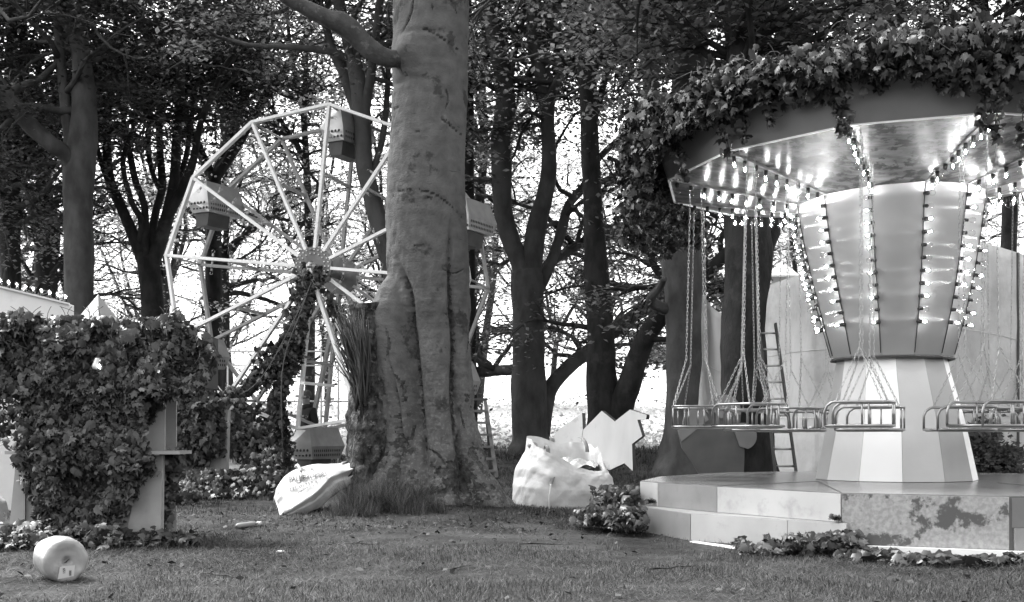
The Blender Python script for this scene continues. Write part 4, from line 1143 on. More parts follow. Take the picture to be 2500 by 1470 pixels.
# ------------------------------------------------------------------ ivy-covered booth
def booth():
    d = 11.1
    root = empty('ticket_booth', P(220, 1345, d + .4), 'pale booth with counter and pointed roof, smothered in ivy', 'booth')
    bx0, bx1 = P(52, 1000, d)[0], P(385, 1000, d)[0]; xc = (bx0 + bx1) / 2
    yf, yb = d + .12, d + 1.15
    def quadbox(name, pts, off, mat):
        m = MB(); m.prism(pts, off); return put(m, name, MAT[mat], root)
    # tapering lower panels, upper panels
    quadbox('lower_panel', [P(310, 1300, d + .1), P(392, 1292, d + .1), P(396, 1112, d + .1), P(345, 1112, d + .1)], (0, .03, 0), 'stallwall')
    quadbox('lower_panel', [P(18, 1330, d + .1), P(60, 1330, d + .1), P(62, 1112, d + .1), P(40, 1112, d + .1)], (0, .03, 0), 'stallwall')
    quadbox('front_panel', [P(58, 1330, d + .14), P(318, 1315, d + .14), P(345, 1110, d + .14), P(60, 1110, d + .14)], (0, .03, 0), 'stallwall')
    quadbox('upper_panel', [P(352, 1100, d + .3), P(402, 1100, d + .3), P(404, 800, d + .3), P(352, 800, d + .3)], (0, .03, 0), 'stallwall')
    quadbox('upper_panel', [P(60, 1100, d + .3), P(118, 1100, d + .3), P(118, 800, d + .3), P(60, 800, d + .3)], (0, .03, 0), 'stallwall')
    quadbox('back_panel', [P(80, 1330, d + 1.1), P(430, 1300, d + 1.1), P(430, 780, d + 1.1), P(80, 780, d + 1.1)], (0, .03, 0), 'stallwall')
    quadbox('side_panel', [P(392, 1292, d + .135), P(394, 1112, d + .135), P(372, 1112, d + 1.09), P(372, 1275, d + 1.09)], (.03, 0, 0), 'stallwall')
    m = MB(); c = (P(18, 1105, d) + P(443, 1105, d)) / 2; m.box((c[0], d + .15, c[2]), (P(443, 0, d)[0] - P(18, 0, d)[0], .42, .03)); put(m, 'counter', MAT['stallwall'], root)
    # roof block and the pointed cap
    x0, x1 = P(-25, 0, d)[0], P(515, 0, d)[0]
    m = MB(); m.box(((x0 + x1) / 2, d + .55, 1.68), (x1 - x0 - .35, .9, .5)); put(m, 'roof', MAT['dark'], root)
    ap = P(240, 718, d + .5); h = .34; e = .25; zb = ap[2] - h
    base = [ap + np.array([a * e, b * e, -h]) for a, b in ((-.9, -.6), (.35, -1.0), (.95, .5), (-.3, 1))]
    m = MB(); m.add(np.array([ap] + base), [np.array([[0, 1, 2], [0, 2, 3], [0, 3, 4], [0, 4, 1]])], 0, False); put(m, 'pointed_cap', MAT['panel_m'], root)
    sp = [(P(246, 880, d - .33), (0, -.5, -1), .75, True)]
    add_bulbs(root, sp)
    m = MB(); m.lathe([(.02, .05), (.05, -.02), (.04, -.05)], 14, P(238, 888, d - .25)); put(m, 'lamp_shade', MAT['steel'], root)
booth()
def booth_ivy():
    d = 11.1; rg = np.random.default_rng(21); pts = []; nr = []
    def region(poly, n, dep, thick, nrm=(0, -1, .2)):
        poly = np.array(poly, float); lo, hi = poly.min(0), poly.max(0); got = []
        x1, y1 = poly[:, 0], poly[:, 1]; x2, y2 = np.roll(x1, -1), np.roll(y1, -1)
        while len(got) < n:
            q = rg.uniform(lo, hi, (n * 2, 2))
            c = ((y1[None] > q[:, 1:]) != (y2[None] > q[:, 1:])) & (q[:, :1] < (x2 - x1)[None] * (q[:, 1:] - y1[None]) / (y2 - y1 + 1e-9)[None] + x1[None])
            ins = c.sum(1) % 2 == 1; got += list(q[ins])
        q = np.array(got[:n]) + rg.normal(0, 7, (n, 2))
        bul = fbm(np.stack([q[:, 0] / 60, q[:, 1] / 60, q[:, 0] * 0], -1), 3) * .12
        D = dep - bul + np.abs(rg.normal(0, thick, n))
        X = np.stack([(q[:, 0] - CX) / FPX * D, D, EYE + (HY - q[:, 1]) / FPX * D], 1)
        pts.append(X); nr.append(np.tile(nrm, (n, 1)))
    region([(-30, 800), (30, 770), (110, 785), (200, 790), (330, 790), (430, 785), (490, 830), (525, 870), (500, 930), (470, 960), (400, 970), (330, 945), (150, 960), (-30, 960)], 8200, d - .12, .14)
    region([(330, 800), (430, 785), (520, 840), (520, 890), (470, 960), (380, 960)], 900, d + .5, .2, (.5, -1, .2))
    region([(-30, 790), (430, 785), (510, 830), (100, 800)], 900, d + .3, .35, (0, -.2, 1))
    region([(55, 950), (330, 940), (350, 1000), (345, 1090), (375, 1140), (330, 1190), (305, 1240), (270, 1300), (110, 1310), (75, 1200), (45, 1130), (50, 1030)], 8200, d - .06, .12)
    region([(80, 1060), (345, 1050), (352, 1100), (340, 1150), (90, 1150)], 900, d - .22, .06)
    region([(345, 930), (400, 930), (396, 985), (372, 1010), (350, 1040)], 260, d + .18, .06)
    region([(330, 940), (355, 1010), (345, 1060), (330, 1060)], 120, d + .2, .05)
    region([(-20, 930), (20, 960), (50, 1040), (40, 1100), (10, 1090), (-20, 1050)], 90, d + .1, .12)
    region([(395, 1110), (440, 1110), (430, 1180), (415, 1260), (400, 1290), (385, 1280)], 420, d + .3, .1, (.6, -1, .2))
    # skirt on the ground
    n = 1500; px = rg.uniform(-20, 480, n); Y = d - .25 + rg.normal(0, .2, n) + .0 * px; Y[px > 300] += .3; Y[px < 120] -= .35
    x = (px - CX) / FPX * Y; hgt = np.abs(rg.normal(0, .07, n)) * (1.2 - .7 * (px > 300))
    pts.append(np.stack([x, Y, ground_z(x, Y) + hgt + .02], 1)); nr.append(np.tile([0, -.5, 1], (n, 1)))
    vines = []
    for k in range(24):
        px = rg.uniform(0, 500); t = rg.uniform(770, 940); L = rg.uniform(30, 90)
        if px > 340: L *= .5
        vines.append((spline([P(px, t, d), P(px + rg.normal(0, 15), t + L / 2, d - .1), P(px + rg.normal(0, 20), t + L, d)], 7), .004))
    for k in range(26):
        px = rg.uniform(10, 480); vines.append((spline([P(px, 790, d), P(px + rg.normal(0, 8), 765, d - .05), P(px + rg.normal(0, 16), 748, d - .05)], 5), .003))
    ivy_obj('ivy', 'dense glossy ivy covering the booth at the left', np.concatenate(pts), np.concatenate(nr), .082, P(220, 1330, d - .2), 'ivy', vines, jit=.6, seed=22)
booth_ivy()

# white stall at the far left with lamps on its edge
def stall():
    root = empty('white_stall', P(40, 1200, 15), 'bright white stall wall with lamps along its sloping top, at the far left edge', 'stall')
    a = P(-130, 672, 15.4); b = P(168, 745, 16.2)
    m = MB(); m.prism([np.array([a[0], a[1], -.1]), np.array([b[0], b[1], -.1]), b, a], (.05, .05, 0)); put(m, 'wall', MAT['white'], root)
    m = MB(); m.beam(a + np.array([0, 0, .012]), b + np.array([0, 0, .012]), .1, .02); put(m, 'coping', MAT['white'], root)
    sp = [(a + (b - a) * u + np.array([0, -.02, .03]), (0, -.2, 1), .85, True) for u in np.linspace(.3, .98, 11)]
    add_bulbs(root, sp)
    m = MB(); m.tube([a + np.array([0, -.03, .03]), b + np.array([0, -.03, .03])], .008, 5); put(m, 'cable', MAT['rubber'], root)
    m = MB(); m.prism([P(-30, 1345, 11.0), P(38, 1345, 11.0), P(45, 1322, 11.3), P(-30, 1322, 11.3)], (0, 0, -.05)); put(m, 'base_plate', MAT['white'], root)
stall()

# ------------------------------------------------------------------ stage behind the booth
def stage():
    d = 19.0
    root = empty('wooden_stage', P(490, 1190, d), 'low pale stage on legs between the booth and the big wheel', 'stage')
    def slab(name, pts, off, mat):
        m = MB(); m.prism(pts, off); put(m, name, MAT[mat], root)
    slab('post', [P(503, 1148, d), P(552, 1148, d), P(556, 1000, d), P(505, 1000, d)], (0, .2, 0), 'stallwall')
    slab('side_panel', [P(405, 1148, d + .1), P(500, 1150, d + .1), P(500, 985, d + .1), P(405, 985, d + .1)], (0, .05, 0), 'stallwall')
    slab('platform', [P(400, 1150, d - .05), P(676, 1148, d - .05), P(680, 1128, d + 2.2), P(400, 1128, d + 2.2)], (0, 0, -.07), 'panel_m')
    slab('back_panel', [P(548, 1150, d + 2.5), P(690, 1150, d + 2.5), P(690, 1105, d + 2.5), P(548, 1105, d + 2.5)], (0, .04, 0), 'stallwall')
    for px in (440, 478, 560, 640):
        p = P(px, 1160, d + .02); q = np.array([p[0], p[1], float(ground_z(p[0], p[1])) - .05])
        m = MB(); m.beam(p, q, .05, .05); put(m, 'leg', MAT['panel_m'], root)
stage()
def patch_ivy(label, blobs, size, d_root, mat='ivy_dark', seed=1, nrm=(0, -1, .3), vines=None):
    """blobs: px, py, depth, sx px, sy px, sd m, n"""
    rg = np.random.default_rng(seed); pts = []
    for px, py, d, sx, sy, sd, n in blobs:
        x = px + np.clip(rg.normal(0, sx, n), -2 * sx, 2 * sx); y = py + np.clip(rg.normal(0, sy, n), -2 * sy, 1.6 * sy); D = d + rg.normal(0, sd, n)
        X = np.stack([(x - CX) / FPX * D, D, EYE + (HY - y) / FPX * D], 1)
        X[:, 2] = np.maximum(X[:, 2], ground_z(X[:, 0], X[:, 1]) + .015 + np.abs(rg.normal(0, .015, n))); pts.append(X)
    X = np.concatenate(pts)
    return ivy_obj('ivy', label, X, np.tile(nrm, (len(X), 1)), size, (X[:, 0].mean(), X[:, 1].mean(), X[:, 2].min()), mat, vines, jit=.6, seed=seed)
patch_ivy('ivy hanging over the pale stage panel right of the booth', [(455, 1010, 18.85, 30, 40, .12, 1100), (470, 1070, 18.8, 38, 28, .1, 800), (430, 1080, 18.8, 20, 34, .1, 500), (480, 1115, 18.8, 14, 12, .06, 150), (500, 1000, 18.8, 22, 26, .1, 500)], .12, 18.8, seed=31)
patch_ivy('dark ivy behind the lower brace of the big wheel', [(590, 1060, 20.8, 20, 34, .15, 900), (620, 1085, 20.8, 22, 26, .15, 700), (570, 1020, 20.8, 14, 20, .15, 350)], .12, 20.8, seed=32)
patch_ivy('bank of ivy on the ground in front of the pale stage', [(575, 1182, 18.4, 50, 15, .3, 1300), (500, 1186, 18.2, 34, 16, .3, 700), (640, 1170, 18.5, 24, 20, .3, 900), (425, 1208, 17.2, 26, 12, .4, 260), (662, 1138, 19, 12, 20, .2, 350), (560, 1205, 17.4, 60, 6, .4, 200)], .1, 18, seed=33, nrm=(0, -1, .25))
patch_ivy('ivy heaped on the ground between the white sack and the ride steps', [(1498, 1232, 12.9, 26, 20, .2, 800), (1458, 1262, 12.7, 30, 10, .2, 500), (1530, 1268, 12.2, 22, 13, .15, 420), (1425, 1266, 13, 12, 8, .12, 150), (1538, 1212, 12.9, 9, 12, .1, 200)], .078, 12.8, 'ivy', seed=34, nrm=(0, -.8, .7))
patch_ivy('ivy clump lying along the front of the ride steps', [(1990, 1334, 10.12, 60, 12, .12, 1000), (1905, 1346, 10.3, 46, 7, .12, 380), (2040, 1330, 10.0, 34, 13, .1, 480), (1810, 1338, 10.75, 10, 9, .05, 60), (2110, 1356, 9.8, 34, 5, .1, 160)], .074, 10, 'ivy', seed=35, nrm=(0, -.7, .8))
patch_ivy('loose fallen ivy leaves strewn before the spotted panel', [(2250, 1376, 9.45, 80, 5, .12, 140), (2400, 1380, 9.35, 70, 6, .12, 170), (2170, 1368, 9.6, 40, 6, .1, 70)], .09, 9.4, 'ivy', seed=36, nrm=(0, -.25, 1))
patch_ivy('small moss tuft on the upper left tread of the ride steps', [(1596, 1224, 12.62, 12, 3, .03, 60)], .045, 12.6, 'ivy_dark', seed=37, nrm=(0, -.5, 1))
patch_ivy('small moss tuft in the right corner of the ride steps', [(2040, 1266, 10.33, 8, 3, .02, 45)], .04, 10.3, 'ivy_dark', seed=38, nrm=(0, -.5, 1))
def shrub():
    rg = np.random.default_rng(40); root = empty('shrub', P(2425, 1165, 17.0), 'dark leafy shrub behind the ride platform at the right edge', 'shrub')
    pts = []
    for px, py, sx, sy, n in ((2400, 1090, 22, 30, 1500), (2440, 1125, 30, 20, 1500), (2395, 1140, 20, 14, 700), (2475, 1130, 10, 16, 500)):
        D = 16.9 + rg.normal(0, .2, n); x = px + rg.normal(0, sx, n); y = np.minimum(py + rg.normal(0, sy, n), 1168)
        pts.append(np.stack([(x - CX) / FPX * D, D, EYE + (HY - y) / FPX * D], 1))
    m = MB(); m.add(*leaf_quads(np.concatenate(pts), .085, .9, rg)); put(m, 'foliage', LF, root)
    m = MB()
    for k in range(9): m.tube(spline([P(2425 + rg.normal(0, 6), 1190, 16.9), P(2420 + rg.normal(0, 20), 1130, 16.9), P(2420 + rg.normal(0, 32), 1080, 16.9)], 6), .01, 5)
    put(m, 'stem', MAT['vine'], root)
shrub()

# ------------------------------------------------------------------ sacks
def text_verts(body, size=1.0, bold=.024):
    cu = bpy.data.curves.new('lettering', 'FONT'); cu.body = body; cu.size = size; cu.resolution_u = 3; cu.offset = bold
    ob = bpy.data.objects.new('lettering', cu); col.objects.link(ob)
    dg = bpy.context.evaluated_depsgraph_get(); me = ob.evaluated_get(dg).to_mesh()
    v = np.array([x.co[:] for x in me.vertices]); f = [list(p.vertices) for p in me.polygons]
    ob.evaluated_get(dg).to_mesh_clear(); bpy.data.objects.remove(ob); bpy.data.curves.remove(cu)
    return v, f
def subdivide_tris(v, f):
    return v, f

def crumple(p, n=7, f=2.6, seed=0, persist=.8):
    """Sharp-edged folds: sums of triangle waves in random directions, so flat facets meet in creases."""
    rg = np.random.default_rng(seed); s = 0; a = 1.0; tot = 0
    p = np.asarray(p, float)
    for k in range(n):
        d = rg.normal(0, 1, 3); d /= np.linalg.norm(d)
        wob = .35 * vnoise(p * f * .6 + k * 7.7)
        t = (p @ d) * f * rg.uniform(.7, 1.5) + rg.uniform(0, 9) + wob
        s = s + a * (2 * np.abs(t - np.floor(t) - .5) * 2 - 1); tot += a
        if k % 2: a *= persist; f *= 1.35
    return s / tot

def flat_sack():
    """Part-empty sack lying against the mound: top face, folded ridge, lower face."""
    d = 14.9
    root = empty('bulk_sack', P(720, 1262, d - .3), 'white printed sack lying flat against the root mound, left of the stump', 'sack')
    top = [(668, 1215), (676, 1188), (700, 1160), (732, 1142), (768, 1134), (815, 1133), (872, 1133)]
    rid = [(684, 1261), (694, 1256), (722, 1238), (756, 1216), (784, 1190), (812, 1166), (868, 1142)]
    bot = [(690, 1268), (704, 1266), (740, 1258), (775, 1242), (800, 1224), (830, 1200), (880, 1172)]
    U, V = 70, 26
    tq, rq, bq = (spline(np.array(a, float), U) for a in (top, rid, bot))
    dt, dr, db = 15.35, 14.62, 14.72
    rg = np.random.default_rng(50)
    G = np.zeros((U, V + 14 + 10, 3))
    for i in range(U):
        e = .42 * (i / (U - 1)) ** 2; A, B, Cc = P(*tq[i], dt + e * .5), P(*rq[i], dr + e), P(*bq[i], db + e)
        for j in range(V):
            t = j / (V - 1); p = A * (1 - t) + B * t
            p = p + np.array([0, -.4, .5]) * .10 * math.sin(PI * t)
            G[i, j] = p
        for j in range(14):
            t = (j + 1) / 14; p = B * (1 - t) + Cc * t; p = p + np.array([0, .06 if t < .3 else -.02, -.01]) * math.sin(PI * t)
            G[i, V + j] = p
        for j in range(10):
            t = (j + 1) / 10; G[i, V + 14 + j] = Cc * (1 - t) + (A + np.array([0, .12, -.02])) * t
    q = G * np.array([3.2, 3.2, 3.2])
    wr = .055 * crumple(G, 9, 1.7, 3) + .028 * crumple(G, 6, 4.5, 4)
    wr = wr * (.25 + .75 * sstep(0, 5, np.minimum(np.arange(U)[:, None], U - 1 - np.arange(U)[:, None]))) * np.where((np.arange(U)[:, None] > 14) & (np.arange(G.shape[1])[None] < V * .8), .55, 1)
    side = (np.arange(U) < 14)[:, None] * 1.0
    G[:, :V + 14, 1] -= wr[:, :V + 14] * (1 + .8 * side[:, :]); G[:, :V + 14, 2] += wr[:, :V + 14] * .6
    m = MB(); m.grid(G); 
    m.add(np.vstack([G[0], G[0].mean(0)[None]]), np.array([[k, k + 1, len(G[0])] for k in range(len(G[0]) - 1)]), 0)
    m.add(np.vstack([G[-1], G[-1].mean(0)[None]]), np.array([[k, k + 1, len(G[0])] for k in range(len(G[0]) - 1)]), 0)
    body = put(m, 'sack_body', MAT['bagw'], root)
    # print on the top face, addressed by picture-like u,v on the cloth
    def on(u, v):
        a = np.clip(u * (U - 1), 0, U - 1.001); b = np.clip(v * (V - 1), 0, V - 1.001)
        i, j = int(a), int(b); fa, fb = a - i, b - j
        p = (G[i, j] * (1 - fa) * (1 - fb) + G[i + 1, j] * fa * (1 - fb) + G[i, j + 1] * (1 - fa) * fb + G[i + 1, j + 1] * fa * fb)
        return p + np.array([-.002, -.020, .012])
    grid_px = None
    def uv_from_px(px, py):
        best = None
        ux = np.arange(U)
        # invert by search on the picture of the grid
        d2 = (Gpx[..., 0] - px) ** 2 + (Gpx[..., 1] - py) ** 2
        i, j = np.unravel_index(np.argmin(d2), d2.shape); i = min(max(i, 1), U - 2); j = min(max(j, 1), V - 2)
        du = (Gpx[i + 1, j] - Gpx[i - 1, j]) / 2; dv = (Gpx[i, j + 1] - Gpx[i, j - 1]) / 2
        Mx = np.stack([du, dv], 1); s = np.linalg.lstsq(Mx, np.array([px, py]) - Gpx[i, j], rcond=None)[0]; s = np.clip(s, -2, 2)
        return (i + s[0]) / (U - 1), (j + s[1]) / (V - 1)
    Gpx = np.stack([CX + G[:, :V, 0] / G[:, :V, 1] * FPX, HY - (G[:, :V, 2] - EYE) / G[:, :V, 1] * FPX], -1)
    def lettering(body_txt, x0, y0, x1, y1, hpx, hpx2=None):
        v, f = text_verts(body_txt); wmax = v[:, 0].max(); hcap = .7
        mm = MB(); P3 = []
        for x, y, _ in v:
            s = x / wmax; h = hpx + ((hpx2 or hpx) - hpx) * s
            dx, dy = x1 - x0, y1 - y0; L = math.hypot(dx, dy)
            px = x0 + dx * s + (dy / L) * (y / hcap) * h * .25; py = y0 + dy * s - (y / hcap) * h
            P3.append(on(*uv_from_px(px, py)))
        P3 = np.array(P3)
        for q in f: mm.add(P3[q], np.arange(len(q))[None], 0, False)
        sub(mm, 'lettering', MAT['ink'], body)
    lettering('PALMBROKERS', 707, 1181, 800, 1163, 15, 9)
    lettering('EXOTIC PALM TREE & PLANT HIRE', 707, 1188, 787, 1167, 2.6)
    lettering('TEL:01753 6', 707, 1203, 776, 1179, 8, 6)
    lettering('palm', 729, 1207, 752, 1194, 5)
    pm = MB()
    for k in range(16):
        px, py = 752 + rg.normal(0, 22), 1148 + rg.normal(0, 3.5)
        if py < 1141: py = 1142
        a = rg.uniform(0, 2 * PI); l = rg.uniform(2, 6)
        qv = [on(*uv_from_px(px + l * math.cos(a + s), py + l * .6 * math.sin(a + s) * .8)) for s in (0, .5, PI, PI + .5)]
        pm.add(np.array(qv), np.arange(4)[None], 0, False)
    tag(sub(pm, 'printed_palm_mark', MAT['ink'], body), kind='stuff')
    m = MB(); m.tube(spline([P(722, 1140, 15.2), P(727, 1136, 15.15), P(736, 1152, 15.0)], 8), [.02, .02, .02, .02, .02, .018, .016, .014], 6); put(m, 'loop', MAT['bagw'], root)
    m = MB(); s = [on(.9, v) + np.array([0, -.005, .005]) for v in np.linspace(.02, .5, 6)]; s2 = [on(.945, v) + np.array([0, -.005, .005]) for v in np.linspace(.02, .5, 6)]
    m.grid(np.array([s, s2])); put(m, 'strap', MAT['strap'], root)
flat_sack()

def open_sack():
    d = 15.7
    root = empty('bulk_sack', P(1375, 1243, d), 'big open white bulk sack with dark straps and rubbish, right of the big trunk', 'sack')
    cx, cy = (1376 - CX) / FPX * d, d + .1; u = d / FPX
    nz, nf = 70, 200
    rg = np.random.default_rng(61)
    ph = np.arange(nf) * 2 * PI / nf
    rot = math.radians(20)
    Vv = np.zeros((nz, nf, 3))
    g0 = float(ground_z(cx, cy)) - .02
    for i in range(nz):
        t = i / (nz - 1); z = t * .90
        w = np.interp(t, [0, .08, .35, .6, .8, 1], [.53, .57, .58, .54, .48, .44])
        c, s = np.cos(ph), np.sin(ph)
        k = (np.abs(c) ** 5 + np.abs(s) ** 5) ** (-1 / 5)
        x, y = w * k * c, w * k * s * .92
        X = x * math.cos(rot) - y * math.sin(rot); Y = x * math.sin(rot) + y * math.cos(rot)
        Vv[i, :, 0] = cx + X + .03 * t; Vv[i, :, 1] = cy + Y
        # rim: high on the left and back, sagging to the right front
        top = 1.0 + .05 * np.sin(ph * 3 + 1) - .36 * np.exp(-((ph - math.radians(262)) / .75) ** 2) - .30 * np.exp(-((ph - math.radians(322)) / .7) ** 2) - .2 * np.exp(-(ph / .6) ** 2)
        Vv[i, :, 2] = g0 + z * (1 + (top - 1) * t)
    q = Vv * 2.2
    n1 = 1 - 2 * np.abs(fbm(q + 3, 3)); n2 = 1 - 2 * np.abs(fbm(q * np.array([2.6, 2.6, 2.0]), 3))
    D = Vv - np.array([cx, cy, 0]); D[..., 2] = 0; D /= np.linalg.norm(D, axis=2)[..., None]
    amt = np.linspace(.3, 1, nz)[:, None]
    Vv = Vv + D * ((.075 * crumple(Vv, 8, 1.25, 11) + .03 * crumple(Vv, 6, 3.2, 12)) * amt)[..., None]; Vv[..., 2] += .03 * crumple(Vv, 5, 2, 13) * amt * np.linspace(0, 1, nz)[:, None]
    m = MB(); m.grid(Vv, wrap=True)
    inner = [Vv[-1]]
    for k in range(1, 9):
        t = k / 8; r = Vv[-1] + (-D[-1]) * .02 * min(k, 2); r = r.copy(); r[:, 2] -= .3 * t; inner.append(r)
    m.grid(np.array(inner), wrap=True); put(m, 'sack_body', MAT['bagopen'], root)
    # rubbish inside
    m = MB(); rr = np.linspace(0, .42, 16); gz = []
    for r in rr:
        row = []
        for p in np.arange(48) * 2 * PI / 48:
            x, y = cx + .03 + r * math.cos(p), cy + r * math.sin(p)
            row.append([x, y, g0 + .60 + .12 * fbm(np.array([x * 6, y * 6, 2.0]), 3)])
        gz.append(row)
    m.grid(np.array(gz), wrap=True); put(m, 'rubbish', MAT['plastic'], root)
    def strap(pts, w, mat='strap'):
        q = spline(np.array(pts), 14); m = MB(); off = np.array([w / 2, 0, 0])
        m.grid(np.array([q - off, q + off, q + off + np.array([0, .006, 0]), q - off + np.array([0, .006, 0])]).transpose(1, 0, 2), wrap=True); put(m, 'strap', MAT[mat], root)
    strap([P(1340, 1132, d - .28), P(1338, 1100, d - .36), P(1334, 1088, d - .3), P(1332, 1096, d - .2)], .05)
    strap([P(1414, 1068, d + .3), P(1424, 1072, d + .18), P(1432, 1088, d + .1), P(1434, 1104, d + .1)], .05)
    strap([P(1356, 1150, d - .44), P(1350, 1166, d - .52), P(1345, 1182, d - .57)], .05)
    q = spline(np.array([P(1345, 1182, d - .58), P(1341, 1215, d - .63), P(1341, 1246, d - .62)]), 12); m = MB(); m.tube(q, .009, 6); put(m, 'seam', MAT['bagopen'], root)
    m = MB(); p = P(1300, 1088, d + .1); m.lathe([(.0, .05), (.05, .04), (.07, 0), (.04, -.05)], 14, p); put(m, 'crumpled_paper', MAT['paper'], root)
open_sack()

def edge_sack():
    d = 12.4
    root = empty('bulk_sack', P(-20, 1285, d), 'white sack with scrap of lettering, half out of the picture left of the booth', 'sack')
    m = MB(); nz, nf = 24, 60; ph = np.arange(nf) * 2 * PI / nf; V = np.zeros((nz, nf, 3))
    c0 = P(-32, 1285, d); g0 = float(ground_z(c0[0], c0[1])) - .02
    for i in range(nz):
        t = i / (nz - 1); w = np.interp(t, [0, .2, .7, .95, 1], [.2, .24, .2, .1, .01])
        V[i, :, 0] = c0[0] + w * np.cos(ph); V[i, :, 1] = d + w * np.sin(ph) * .8; V[i, :, 2] = g0 + t * .47
    V += (fbm(V * 5, 3) * .02)[..., None]
    m.grid(V, wrap=True); put(m, 'sack_body', MAT['bagw'], root)
    for ch, dx in (('O', 0), ('R', .07)):
        v, f = text_verts(ch); v = v * .085; mm = MB()
        for q in f:
            pts = v[q]; ang = -.9 + (pts[:, 0] + dx) / .2; r = .232
            mm.add(np.stack([c0[0] + r * np.sin(ang + 1.15), d - .8 * r * np.cos(ang + 1.15) - .012, g0 + .2 + pts[:, 1]], 1), np.arange(len(q))[None], 0, False)
        put(mm, 'printed_letter', MAT['ink'], root)
edge_sack()

# wrapped roll in the foreground
def roll():
    d = 8.5; u = d / FPX
    c = P(145, 1363, d); r = .145; hl = .15
    g0 = float(ground_z(c[0], c[1])); c[2] = g0 + r * .98
    root = empty('wrapped_roll', (c[0], c[1], g0), 'plump white wrapped roll with paper tag on the grass, before the ivy booth', 'roll')
    ax = np.array([.62, -.78, -.06]); ax /= np.linalg.norm(ax)     # end faces right of the camera
    e1 = np.cross(ax, [0, 0, 1]); e1 = -e1 / np.linalg.norm(e1); e2 = np.cross(ax, e1)
    prof = [(.001, -hl + .03), (.07, -hl), (.12, -hl + .012), (.142, -hl + .05), (.15, -.05), (.152, .03), (.150, hl - .035), (.145, hl - .012), (.128, hl + .004), (.10, hl + .005), (.07, hl - .002), (.035, hl - .008), (.014, hl - .03), (.001, hl - .04)]
    q = spline(np.array(prof), 60); n = 64; ph = np.arange(n) * 2 * PI / n
    V = c + q[:, None, 1:] * ax + q[:, None, :1] * (np.cos(ph)[None, :, None] * e1 + np.sin(ph)[None, :, None] * e2)
    V = V + ((fbm(V * 14, 3) * .004)[..., None] + (1 - np.abs(fbm(V * np.array([9, 9, 9]) + 5, 2)))[..., None] * .005) * (V - c) / .15
    m = MB(); m.grid(V, wrap=True); body = put(m, 'roll_body', MAT['paper'], root)
    def face(a, b, off=.004): return c + ax * (hl + .011 + off) + e1 * a + e2 * b
    m = MB(); m.prism([face(a, b, 0) for a, b in ((-.062, -.118), (.045, -.104), (.052, -.030), (-.05, -.034))], ax * .004); tg = put(m, 'paper_tag', MAT['label'], root)
    v, f = text_verts('651'); v = v * .026; mm = MB()
    for qf in f:
        p = v[qf]; mm.add(np.array([face(-.03 + p_[1] * .9, -.044 - p_[0], .006) for p_ in p]), np.arange(len(qf))[None], 0, False)
    sub(mm, 'lettering', MAT['ink'], tg)
    mm = MB()
    for k in range(9):
        b = -.062 - k * .0042; mm.add(np.array([face(a, bb, .006) for a, bb in ((.012, b), (.028, b), (.028, b - .002 - .0015 * (k % 2)), (.012, b - .002 - .0015 * (k % 2)))]), np.arange(4)[None], 0, False)
    tag(sub(mm, 'barcode', MAT['ink'], tg), kind='stuff')
    m = MB(); m.prism([c + ax * (hl - .003) + e1 * a + e2 * b for a, b in ((-.02, -.014), (.0, -.01), (.022, .016), (.006, .008))], ax * .003); put(m, 'tear', MAT['black'], root)
roll()

# ------------------------------------------------------------------ boards, ladders, panels
def zigzag():
    a = math.radians(28); nrm = np.array([math.sin(a), math.cos(a), 0]); tan = np.array([math.cos(a), -math.sin(a), 0])
    def place(name, pts, px0, d0, label, lean=.1):
        o = P(px0, 1150, d0); V = []
        for px, py in pts:
            # meet the board's leaning plane
            ray = P(px, py, 1.0) - np.array([0, 0, EYE]); pn = np.array([nrm[0], nrm[1], -lean])
            t = ((o - np.array([0, 0, EYE])) @ pn) / (ray @ pn); V.append(np.array([0, 0, EYE]) + ray * t)
        V = np.array(V); low = V[np.argmin(V[:, 2])]
        root = empty('cutout_board', (low[0], low[1], low[2]), label, 'board')
        m = MB(); m.prism(V, nrm * .14, 0, 1); put(m, 'board_face', [MAT['cut_white'], MAT['dark']], root)
        m = MB(); m.beam(V.mean(0) + nrm * .15 + np.array([0, 0, .2]), np.array([V.mean(0)[0], V.mean(0)[1], low[2]]) + nrm * .6, .06, .06); put(m, 'prop', MAT['wood'], root)
    place('a', [(1424, 1049), (1469, 1003), (1501, 1029), (1538, 1000), (1579, 1013), (1577, 1024), (1556, 1025), (1568, 1065), (1543, 1084), (1545, 1150), (1524, 1131), (1488, 1148), (1440, 1120), (1418, 1090)], 1500, 20.5, 'white zigzag-edged star board leaning behind the open sack')
    place('b', [(1352, 1062), (1368, 1046), (1421, 1008), (1423, 1049), (1416, 1100), (1362, 1110)], 1390, 21.2, 'smaller pointed white board behind the left of the star board')
zigzag()
def arc(cx, cy, r, a0, a1, n=12): return [(cx + r * math.cos(math.radians(a)), cy - r * math.sin(math.radians(a))) for a in np.linspace(a0, a1, n)]
